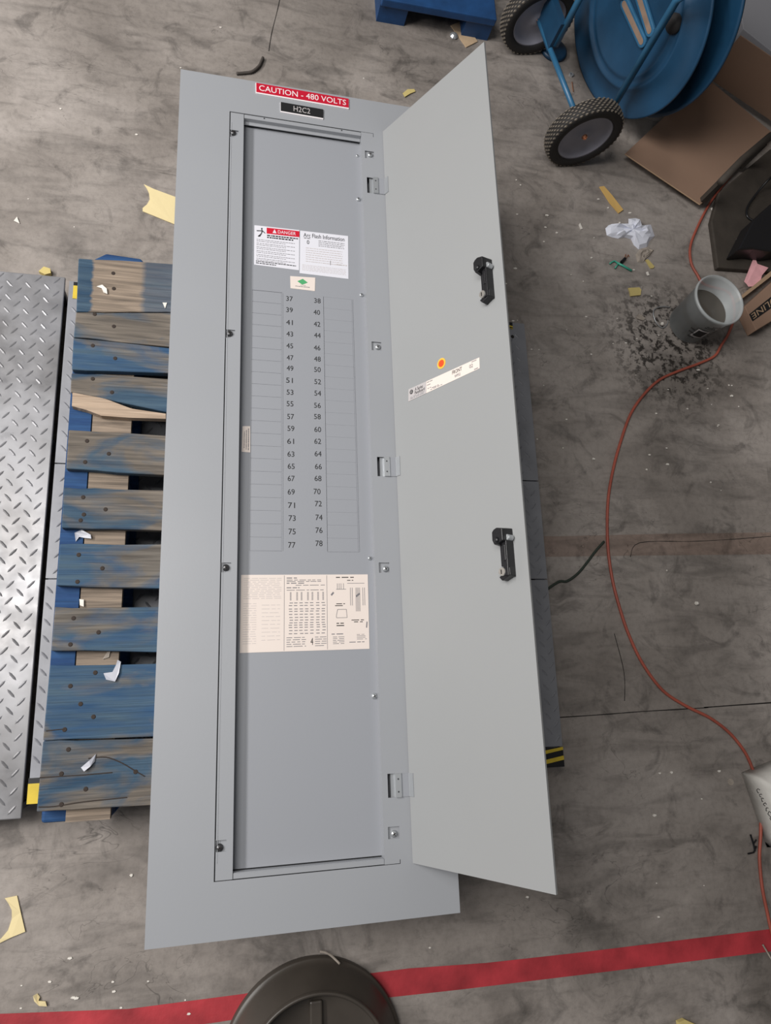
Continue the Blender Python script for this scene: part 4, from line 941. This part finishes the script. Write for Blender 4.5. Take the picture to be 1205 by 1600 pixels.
obj('power_lead', tube(bmesh.new(), catmull([(1.8869, 0.1507, 0.1000), (1.8849, 0.1526, 0.0600), (1.8587, 0.1193, 0.0300), (1.8207, 0.0701, 0.0250), (1.8094, 0.0364, 0.0250), (1.8190, 0.0206, 0.0250), (1.8452, 0.0084, 0.0300)], 6), .0035, 8), M['black'], mach, smooth=True)

# ------------------------------------------------------------------ mixing cup
cup = thing('mixing_cup', 'cloudy plastic mixing cup holding murky water, right of the door', 'cup', (1.528, -.386, 0))
CC = Vector((1.528, -.386, 0)); HH = .158; RB = .062; RT = .0785
obj('cup_wall', lathe(bmesh.new(), [(0, .002), (RB-.002, .002), (RB, .006), (RT-.003, HH-.012), (RT+.001, HH-.012), (RT+.0025, HH-.004), (RT+.001, HH), (RT-.003, HH), (RT-.005, HH-.01), (RB-.003, .008), (0, .006)], CC, (0, 0, 1), 56), M['cup'], cup, smooth=True)
wz = .095
obj('water', lathe(bmesh.new(), [(0, .0065), (RB-.004, .009), (RB + (RT-RB)*wz/HH - .0035, wz), (0, wz)], CC, (0, 0, 1), 56), M['water'], cup, smooth=False)
def on_cup(th, z):  # point on the outer wall
    r = RB + (RT-.002-RB)*z/HH + .0010
    return CC + Vector((math.cos(th)*r, math.sin(th)*r, z))
def cup_quad(t0, t1, z0, z1):
    return Quad(on_cup(t0, z0), on_cup(t1, z0), on_cup(t1, z1), on_cup(t0, z1))
th0 = math.radians(-100)
def patch(t0, t1, z0, z1, m, name, off=0.0, n=6):
    bm = bmesh.new(); vs = []
    for k in range(n+1):
        t = t0 + (t1-t0)*k/n; vs.append((bm.verts.new(on_cup(t, z0) + Vector((math.cos(t), math.sin(t), 0))*off), bm.verts.new(on_cup(t, z1) + Vector((math.cos(t), math.sin(t), 0))*off)))
    for k in range(n): bm.faces.new((vs[k][0], vs[k+1][0], vs[k+1][1], vs[k][1]))
    return obj(name, bm, m, cup, smooth=True)
patch(th0-.30, th0+.24, .048, .092, M['foil'], 'label_border', .0002)
patch(th0-.24, th0+.18, .053, .087, M['ink'], 'label_square', .0005)
for i, (a, z, ww) in enumerate(((-.18, .106, .46), (-.14, .113, .36), (.05, .120, .32), (-.55, .075, .2), (-.5, .06, .25), (.35, .05, .5), (.42, .085, .2), (-.35, .04, .3), (.3, .07, .25))):
    bm = bmesh.new(); t = th0 + a
    while t < th0 + a + ww:
        p = on_cup(t, z); q_ = on_cup(t+.035, z); up = Vector((0, 0, .0042)); o_ = Vector((math.cos(t), math.sin(t), 0))*.0004
        slab(bm, [p+o_, q_+o_, q_+o_+up, p+o_+up], .0002); t += random.uniform(.05, .07)
    obj('printed_marks', bm, M['ink'], cup)

# wire bail beside the cup
bail = thing('wire_bail', 'thin wire loop with a white bead left of the plastic cup', 'wire', (1.4408, -0.3709, 0.0000))
obj('wire', tube(bmesh.new(), catmull([(1.4760, -0.3298, 0.0040), (1.4493, -0.3315, 0.0060), (1.4191, -0.3423, 0.0080), (1.4097, -0.3609, 0.0080), (1.4162, -0.3875, 0.0060), (1.4292, -0.4005, 0.0040), (1.4431, -0.4030, 0.0030), (1.4588, -0.3884, 0.0030), (1.4631, -0.3748, 0.0030)], 5), .0016, 7), M['steel'], bail, smooth=True)
obj('bead', lathe(bmesh.new(), [(0, -.006), (.004, -.0045), (.006, 0), (.004, .0045), (0, .006)], (1.4365, -0.3932, 0.0080), (0, 0, 1), 16), M['crumb'], bail, smooth=True)

# ------------------------------------------------------------------ cords
cz = .0045
cordpts = [(1.8130, 0.2243, 0.0100), (1.7798, 0.1851, 0.0045), (1.7386, 0.1383, 0.0045), (1.6846, 0.0705, 0.0045), (1.6250, -0.0231, 0.0045), (1.5862, -0.0997, 0.0045), (1.5791, -0.1592, 0.0045), (1.5940, -0.1992, 0.0045), (1.6190, -0.2356, 0.0045), (1.6480, -0.2897, 0.0045), (1.6615, -0.3495, 0.0045), (1.6572, -0.4015, 0.0045), (1.6422, -0.4472, 0.0045), (1.6123, -0.4848, 0.0045), (1.5568, -0.5131, 0.0045), (1.4720, -0.5476, 0.0045), (1.4002, -0.5824, 0.0045), (1.3380, -0.6364, 0.0045), (1.2866, -0.7006, 0.0045), (1.2438, -0.7863, 0.0045), (1.2111, -0.8653, 0.0045), (1.1841, -0.9515, 0.0045), (1.1697, -1.0352, 0.0045), (1.1636, -1.1169, 0.0045), (1.1674, -1.1969, 0.0045), (1.1808, -1.2755, 0.0045), (1.1991, -1.3444, 0.0045), (1.2299, -1.4178, 0.0045), (1.2785, -1.4862, 0.0045), (1.3407, -1.5283, 0.0045), (1.4142, -1.5645, 0.0045), (1.4675, -1.6051, 0.0045), (1.5037, -1.6514, 0.0045), (1.5205, -1.6915, 0.0045), (1.5298, -1.7391, 0.0045), (1.5292, -1.7950, 0.0045), (1.5192, -1.8572, 0.0045), (1.5037, -1.9178, 0.0045), (1.4985, -1.9857, 0.0045), (1.5024, -2.0459, 0.0045), (1.5077, -2.0980, 0.0045), (1.5247, -2.1867, 0.0045)]
# the cord passes round the far side of the cup
cordpts[9] = (1.7067, -0.2559, 0.0045); cordpts[10] = (1.7130, -0.3286, 0.0045); cordpts[11] = (1.6789, -0.3995, 0.0045)
o = obj('extension_cord', tube(bmesh.new(), catmull(cordpts, 6), .0042, 10), M['cord'], smooth=True)
tag(o, 'orange extension cord snaking down the right side of the floor', 'cord')
o = obj('dark_cable', tube(bmesh.new(), catmull([(0.93, -1.24, .004), (1.0009, -1.1968, 0.0040), (1.0296, -1.1934, 0.0040), (1.0642, -1.1724, 0.0040), (1.0966, -1.1406, 0.0040), (1.1233, -1.1119, 0.0040), (1.1537, -1.0829, 0.0050)], 6), .0034, 9), M['darkcord'], smooth=True)
tag(o, 'short dark green cable between the scale and the orange cord', 'cord')

# ------------------------------------------------------------------ printed carton at the right edge
pc = thing('printed_carton', 'flat brown carton printed with black band lettering, right edge below pink paper', 'cardboard box', (1.78, -.42, 0))
k0, k1, k2, k3 = (1.7510, -0.4027, 0.0400), (1.7230, -0.3227, 0.0400), (1.9006, -0.1763, 0.0400), (1.9252, -0.2996, 0.0400)
bm = bmesh.new(); prism(bm, [k0[:2], k1[:2], k2[:2], k3[:2]], 0, .04); obj('carton_body', bm, M['card'], pc, bevel=.0015)
Qc = Quad((k0[0], k0[1], .0402), (k3[0], k3[1], .0402), (k2[0], k2[1], .0402), (k1[0], k1[1], .0402))
obj('printed_band', Qc.sub(.005, .8, .36, .66, .0002).sheet(.0002), M['ink'], pc)
text('ULINE', Qc, .04, .62, .41, .61, .0005, M['card_edge'], pc, rot=True)
bm = bmesh.new(); prism(bm, [(1.7226, -0.2921, 0.0300)[:2], (1.8855, -0.1718, 0.0300)[:2], (1.8838, -0.1554, 0.0300)[:2], (1.7305, -0.2753, 0.0300)[:2]], 0, .03); obj('loose_flap', bm, M['card_edge'], pc)

# ------------------------------------------------------------------ white sack, lower right
sack = thing('white_sack', 'white woven sack with black lettering at the lower right edge', 'sack', (1.72, -1.75, 0))
bm = bmesh.new()
s0, s1, s2, s3 = (1.4890, -1.7079, 0.0000), (1.6049, -1.6787, 0.0000), (1.7195, -1.9055, 0.0000), (1.5335, -1.8965, 0.0000)
NU = 14; grid = []
for i in range(NU+1):
    row = []
    for j in range(NU+1):
        u, v = i/NU, j/NU
        p = (Vector(s0)*(1-u)*(1-v) + Vector(s1)*u*(1-v) + Vector(s2)*u*v + Vector(s3)*(1-u)*v)
        ed = min(u, 1-u, v, 1-v); hgt = .075*(1-(1-min(1, ed*3.2))**2)**.5 + .004*math.sin(17*u+5*v)*min(1, ed*6) + .004*math.sin(23*v-9*u)*min(1, ed*6)
        row.append(bm.verts.new((p.x, p.y, max(hgt, 0.001))))
    grid.append(row)
for i in range(NU):
    for j in range(NU): bm.faces.new((grid[i][j], grid[i][j+1], grid[i+1][j+1], grid[i+1][j]))
edge = [grid[i][0] for i in range(NU+1)] + [grid[NU][j] for j in range(1, NU+1)] + [grid[i][NU] for i in range(NU-1, -1, -1)] + [grid[0][j] for j in range(NU-1, 0, -1)]
bm.faces.new(edge)
bmesh.ops.recalc_face_normals(bm, faces=bm.faces)
obj('sack_body', bm, M['sack'], sack, smooth=True)
bm = bmesh.new(); rnd = random.Random(5)
l0 = Vector((1.4678, -1.7383, 0.0720)); l1 = Vector((1.5083, -1.8389, 0.0720))
for k in range(9):
    c_ = l0.lerp(l1, (k+.5)/9); rr_ = .0055
    pts = [c_ + Vector((rr_*math.cos(a_)*rnd.uniform(.6,1.1), rr_*math.sin(a_)*rnd.uniform(.6,1.1), .006)) for a_ in [rnd.uniform(0, 1) + t*1.0 for t in range(5)]]
    tube(bm, pts, .0010, 5)
obj('black_lettering', bm, M['ink'], sack, kind='stuff')

# ------------------------------------------------------------------ round dark tub at the bottom edge
tub = thing('round_dark_lid', 'dark brown round lid with a raised inner ring at the bottom edge', 'lid', (.325, -2.15, 0))
TC_ = (.331, -2.205, 0)
obj('outer_shell', lathe(bmesh.new(), [(.1905, .0), (.1915, .018), (.1885, .021), (.184, .022), (.181, .032), (.170, .052), (.158, .070), (.151, .082)], TC_, (0, 0, 1), 96), M['umber'], tub, smooth=True)
obj('raised_ring', lathe(bmesh.new(), [(.151, .080), (.1505, .090), (.148, .093), (.144, .092), (.141, .086), (.140, .060)], TC_, (0, 0, 1), 96), M['umber'], tub, smooth=True)
obj('sunken_centre', lathe(bmesh.new(), [(.1405, .062), (.12, .054), (.06, .052), (0, .052)], TC_, (0, 0, 1), 64), M['umber'], tub, smooth=True)
obj('grip_bar', B(.318, .345, -2.33, -2.080, .050, .064), M['umber'], tub, bevel=.004)
bm = bmesh.new(); tube(bm, catmull([(0.3468, -2.0030, 0.0220), (0.3576, -2.0048, 0.0240), (0.3684, -2.0103, 0.0260), (0.3788, -2.0189, 0.0300), (0.3873, -2.0266, 0.0360)], 4), .0026, 8)
obj('torn_lip', bm, M['greypaper'], tub, smooth=True, label='shiny torn bit of the lip')

# ------------------------------------------------------------------ litter on the floor
def lp(*a, **k): return litter(*a, **k)
lp('paper_cutout', [(-0.0992, -0.1262, 0.0000), (-0.0743, -0.1363, 0.0000), (-0.0211, -0.1521, 0.0000), (0.0259, -0.1651, 0.0000), (0.0283, -0.2479, 0.0000), (-0.0181, -0.2366, 0.0000), (-0.0627, -0.2213, 0.0000), (-0.0988, -0.2089, 0.0000), (-0.0992, -0.1992, 0.0000), (-0.0885, -0.1859, 0.0000), (-0.0826, -0.1712, 0.0000), (-0.0851, -0.1518, 0.0000), (-0.0905, -0.1388, 0.0000)], .0003, .002, M['cream_paper'], 'cream paper cutout with a curved notch left of the panel', 'paper', seed=1, lift=.001)
lp('paper_cutout', [(-0.2921, -1.8411, 0.0000), (-0.2697, -1.8385, 0.0000), (-0.2600, -1.8702, 0.0000), (-0.2488, -1.9065, 0.0000), (-0.2741, -1.9142, 0.0000), (-0.2945, -1.9224, 0.0000), (-0.3198, -1.9254, 0.0000), (-0.3180, -1.9199, 0.0000), (-0.2929, -1.9145, 0.0000), (-0.2811, -1.9007, 0.0000), (-0.2758, -1.8803, 0.0000), (-0.2771, -1.8638, 0.0000), (-0.2841, -1.8513, 0.0000)], .0003, .002, M['cream_paper'], 'cream paper cutout with a curved notch, far lower left', 'paper', seed=2, lift=.002)
lp('paper_curl', [(-0.2244, -2.0226, 0.0000), (-0.2175, -2.0212, 0.0000), (-0.2123, -2.0275, 0.0000), (-0.2143, -2.0329, 0.0000), (-0.2011, -2.0356, 0.0000), (-0.1981, -2.0450, 0.0000), (-0.2124, -2.0421, 0.0000), (-0.2225, -2.0330, 0.0000)], .0003, .0025, M['cream_paper'], 'small curled cream scrap above the red line, lower left', 'paper', seed=3, lift=.006)
lp('cardboard_chip', [(0.8098, 0.6116, 0.0000), (0.8534, 0.6424, 0.0000), (0.8991, 0.5679, 0.0000), (0.8574, 0.5356, 0.0000)], .0003, .003, M['tan_card'], 'tan cardboard square on the floor above the door tip', 'cardboard', seed=4, lift=.001)
lp('paper_scrap', [(0.6219, 0.6666, 0.0000), (0.6580, 0.6703, 0.0000), (0.6877, 0.6673, 0.0000), (0.6914, 0.6554, 0.0000), (0.6608, 0.6378, 0.0000), (0.6399, 0.6429, 0.0000)], .0003, .002, M['tan_card'], 'crumpled tan scrap in front of the blue skid', 'paper', seed=5, lift=.008)
lp('tape_scrap', [(0.6364, 0.3128, 0.0000), (0.6536, 0.3329, 0.0000), (0.6744, 0.3371, 0.0000), (0.6781, 0.3282, 0.0000), (0.6590, 0.3149, 0.0000), (0.6420, 0.2997, 0.0000)], .0003, .0015, M['yellow_foam'], 'yellowish scrap just above the top edge of the panel', 'paper', seed=6, lift=.003)
lp('yellow_strip', [(1.2797, 0.0786, 0.0000), (1.2963, 0.0835, 0.0000), (1.3205, 0.0562, 0.0000), (1.3553, 0.0043, 0.0000), (1.3374, -0.0101, 0.0000), (1.3096, 0.0237, 0.0000)], .0003, .003, M['yellow_paper'], 'yellow strip on the floor between wheel and white paper', 'paper strip', seed=7, lift=.002)
lp('foam_square', [(1.3366, -0.2778, 0.0000), (1.3757, -0.2713, 0.0000), (1.3813, -0.2796, 0.0000), (1.3766, -0.2979, 0.0000), (1.3396, -0.3063, 0.0000), (1.3397, -0.2886, 0.0000)], .0003, .004, M['yellow_foam'], 'small yellow square left of the plastic cup', 'foam', seed=8, lift=.001)
lp('wood_sliver', [(1.4125, -0.1697, 0.0000), (1.4222, -0.1662, 0.0000), (1.4420, -0.1890, 0.0000), (1.4363, -0.1966, 0.0000), (1.4269, -0.1977, 0.0000)], .0003, .003, M['yellow_foam'], 'tiny pale wooden sliver under the grey tissue', 'wood chip', seed=9)
lp('pink_paper', [(1.7534, -0.2201, 0.0000), (1.8039, -0.1338, 0.0000), (1.8137, -0.1350, 0.0000), (1.8160, -0.1491, 0.0000), (1.8569, -0.1586, 0.0000), (1.8287, -0.1881, 0.0000), (1.8082, -0.2305, 0.0000), (1.7674, -0.2373, 0.0000), (1.7616, -0.2286, 0.0000)], .021, .0012, M['pink'], 'pink paper slip between the cup and the machine base', 'paper', seed=10, lift=.004)
def crumple(name, outline, m, h, label, cat, seed, z0=.0005):
    """crumpled paper: outline ring plus creased inner points"""
    rnd = random.Random(seed); pts = [Vector(p) for p in outline]; c_ = sum(pts, Vector())/len(pts)
    bm = bmesh.new(); rings = []
    for f_, hh in ((1.0, 0), (.86, .55), (.62, .9), (.34, .75)):
        ring = []
        for i, p in enumerate(pts):
            q = c_.lerp(p, f_*(1 if f_ == 1 else rnd.uniform(.9, 1.08))); z = z0 + (0.0 if f_ == 1 else h*hh*rnd.uniform(.35, 1.2))
            ring.append(bm.verts.new((q.x, q.y, z)))
        rings.append(ring)
    cv_ = bm.verts.new((c_.x, c_.y, z0 + h*.6)); n = len(pts)
    for a, b_ in zip(rings, rings[1:]):
        for i in range(n):
            j = (i+1) % n
            bm.faces.new((a[i], a[j], b_[j])); bm.faces.new((a[i], b_[j], b_[i]))
    for i in range(n): bm.faces.new((rings[-1][i], rings[-1][(i+1) % n], cv_))
    bm.faces.new(rings[0][::-1])
    bmesh.ops.recalc_face_normals(bm, faces=bm.faces)
    o = obj(name, bm, m); return tag(o, label, cat)
crumple('crumpled_paper', [(1.2843, -0.0711, 0.0000), (1.2972, -0.0578, 0.0000), (1.3177, -0.0573, 0.0000), (1.3325, -0.0483, 0.0000), (1.3552, -0.0498, 0.0000), (1.3696, -0.0455, 0.0000), (1.3724, -0.0240, 0.0000), (1.3987, -0.0179, 0.0000), (1.4065, -0.0286, 0.0000), (1.4157, -0.0462, 0.0000), (1.4388, -0.0478, 0.0000), (1.4524, -0.0341, 0.0000), (1.4565, -0.0548, 0.0000), (1.4606, -0.0754, 0.0000), (1.4388, -0.0970, 0.0000), (1.4264, -0.1195, 0.0000), (1.3946, -0.1328, 0.0000), (1.3782, -0.1188, 0.0000), (1.3717, -0.0988, 0.0000), (1.3470, -0.0951, 0.0000), (1.3256, -0.1026, 0.0000), (1.3032, -0.1009, 0.0000), (1.2857, -0.0963, 0.0000)], M['paper'], .022, 'crumpled white paper on the floor below the blue cart', 'paper', 11)
crumple('grey_tissue', [(1.3804, -0.1530, 0.0000), (1.3996, -0.1299, 0.0000), (1.4288, -0.1192, 0.0000), (1.4507, -0.1280, 0.0000), (1.4365, -0.1460, 0.0000), (1.4155, -0.1647, 0.0000), (1.4042, -0.1798, 0.0000), (1.3836, -0.1801, 0.0000)], M['greypaper'], .008, 'grey tissue scrap touching the crumpled white paper', 'tissue', 12)
tool = thing('teal_plastic_tool', 'small teal plastic hook tool below the crumpled paper', 'tool', (1.3223, -0.1988, 0.0000))
obj('shaft', tube(bmesh.new(), [(1.3092, -0.1939, 0.0040), (1.3305, -0.2026, 0.0040), (1.3559, -0.2154, 0.0040)], .0034, 8), M['teal'], tool, smooth=True)
bm = bmesh.new(); tube(bm, catmull([(1.3112, -0.1959, 0.0040), (1.3010, -0.1882, 0.0040), (1.2917, -0.1916, 0.0040), (1.2818, -0.1995, 0.0040)], 3), .0024, 8); tube(bm, [(1.3109, -0.1982, 0.0040), (1.2979, -0.2133, 0.0040)], .0022, 8)
obj('hook', bm, M['teal'], tool, smooth=True)
wc = thing('wire_connector', 'black connector with bare copper ends beside the teal tool', 'connector', (1.3390, -0.1741, 0.0000))
obj('connector_body', tube(bmesh.new(), [(1.3225, -0.1907, 0.0050), (1.3380, -0.1752, 0.0050)], .005, 8), M['black'], wc)
bm = bmesh.new(); tube(bm, [(1.3354, -0.1778, 0.0050), (1.3438, -0.1573, 0.0030)], .0014, 6); tube(bm, [(1.3403, -0.1750, 0.0050), (1.3520, -0.1592, 0.0040), (1.3541, -0.1651, 0.0030)], .0014, 6)
obj('copper_ends', bm, M['copper'], wc)
o = obj('rubber_strip', tube(bmesh.new(), catmull([(0.1379, 0.2816, 0.0040), (0.1596, 0.2884, 0.0040), (0.1814, 0.2965, 0.0050), (0.1996, 0.3175, 0.0060), (0.2068, 0.3350, 0.0060), (0.2123, 0.3533, 0.0050)], 5), .0042, 8), M['darkrubbish'], smooth=True)
tag(o, 'curved dark rubber strip on the floor above the red caution plate', 'rubber strip')
o = obj('foil_bit', lathe(bmesh.new(), [(0, 0), (.013, 0), (.014, .004), (.008, .010), (0, .012)], (0.8183, 0.5726, 0.0000), (0, 0, 1), 9), M['steel']); tag(o, 'shiny metal cap beside the tan cardboard square', 'metal cap')
o = obj('white_disc', lathe(bmesh.new(), [(0, .001), (.0085, .001), (.009, 0)], (1.4528, -1.7298, 0.0003), (0, 0, 1), 20), M['greypaper']); tag(o, 'small pale round disc left of the white sack', 'disc')
o = obj('plastic_bit', lathe(bmesh.new(), [(0, .012), (.004, .010), (.006, .004), (.003, 0), (0, 0)], (1.4215, -1.2559, 0.0003), (0, 0, 1), 10), M['crumb']); tag(o, 'small white plastic bit right of the cord bend', 'plastic bit')
clip = thing('black_clip', 'small black clip beside the cord below the white sack', 'clip', (1.5048, -1.8802, 0.0000))
obj('clip_arm', tube(bmesh.new(), [(1.4880, -1.8613, 0.0030), (1.4931, -1.8865, 0.0030), (1.4942, -1.9020, 0.0030)], .0025, 7), M['black'], clip)
obj('clip_foot', tube(bmesh.new(), [(1.4717, -1.9062, 0.0030), (1.4897, -1.9047, 0.0030), (1.5004, -1.8902, 0.0030)], .0022, 7), M['black'], clip)
obj('clip_foot', tube(bmesh.new(), [(1.4937, -1.8834, 0.0030), (1.5033, -1.8749, 0.0030)], .0020, 7), M['black'], clip)
o = obj('copper_stub', tube(bmesh.new(), [(1.2268, 0.4766, 0.0020), (1.2273, 0.4382, 0.0020)], .0016, 7), M['copper']); tag(o, 'short copper stub beside the axle of the blue cart', 'wire')
o = obj('bolt_nut', lathe(bmesh.new(), [(.004, 0), (.008, 0), (.008, .006), (.004, .006)], (1.2261, 0.5043, 0.0000), (0, 0, 1), 6, closed=True), M['steel']); tag(o, 'grey hex nut beside the axle of the blue cart', 'nut')
lp('plastic_scrap', [(-0.3339, -0.4211, 0.0000), (-0.3231, -0.4072, 0.0000), (-0.3081, -0.4108, 0.0000), (-0.3057, -0.4232, 0.0000), (-0.3186, -0.4283, 0.0000)], .0003, .012, M['yellow_foam'], 'yellow scrap above the tread plate, left edge', 'plastic scrap', seed=13, lift=.001)
lp('white_chip', [(-0.4038, -0.2805, 0.0000), (-0.3974, -0.2685, 0.0000), (-0.3901, -0.2860, 0.0000)], .0003, .002, M['crumb'], 'white triangular chip on the floor at the far left', 'chip', seed=14, lift=.002)
lp('white_chip', [(1.6913, 0.0601, 0.0000), (1.7045, 0.0644, 0.0000), (1.7121, 0.0507, 0.0000), (1.6985, 0.0439, 0.0000)], .0003, .003, M['crumb'], 'white chip beside the orange cord below the cardboard', 'chip', seed=15, lift=.002)
lp('white_chip', [(1.1904, -0.0725, 0.0000), (1.1957, -0.0648, 0.0000), (1.2023, -0.0846, 0.0000), (1.1953, -0.0878, 0.0000)], .0003, .002, M['crumb'], 'narrow white chip left of the crumpled paper', 'chip', seed=16, lift=.001)
lp('white_chip', [(1.4087, -0.2135, 0.0000), (1.4160, -0.2103, 0.0000), (1.4187, -0.2236, 0.0000), (1.4117, -0.2245, 0.0000)], .0003, .002, M['crumb'], 'tiny white chip under the wooden sliver', 'chip', seed=17, lift=.001)
lp('wood_offcut', [(1.2058, -2.2518, 0.0000), (1.2239, -2.2488, 0.0000), (1.2666, -2.2705, 0.0000), (1.2766, -2.2960, 0.0000), (1.2075, -2.2868, 0.0000)], .0003, .012, M['yellow_foam'], 'pale wooden offcut cut off by the bottom edge, right of the lid', 'wood chip', seed=18)
lp('clear_chip', [(1.3504, -0.3754, 0.0000), (1.3632, -0.3632, 0.0000), (1.3837, -0.3765, 0.0000), (1.3734, -0.3862, 0.0000), (1.3540, -0.3816, 0.0000)], .0003, .002, M['greypaper'], 'greyish torn chip left of the wire loop', 'chip', seed=19, lift=.003)
o = obj('grey_cable_end', tube(bmesh.new(), catmull([(1.4754, -2.1179, 0.0040), (1.4839, -2.1333, 0.0040), (1.4953, -2.1534, 0.0040), (1.5134, -2.1784, 0.0040)], 4), .0022, 7), M['greypaper'], smooth=True); tag(o, 'thin grey cable end crossing the red line at the right edge', 'cable')
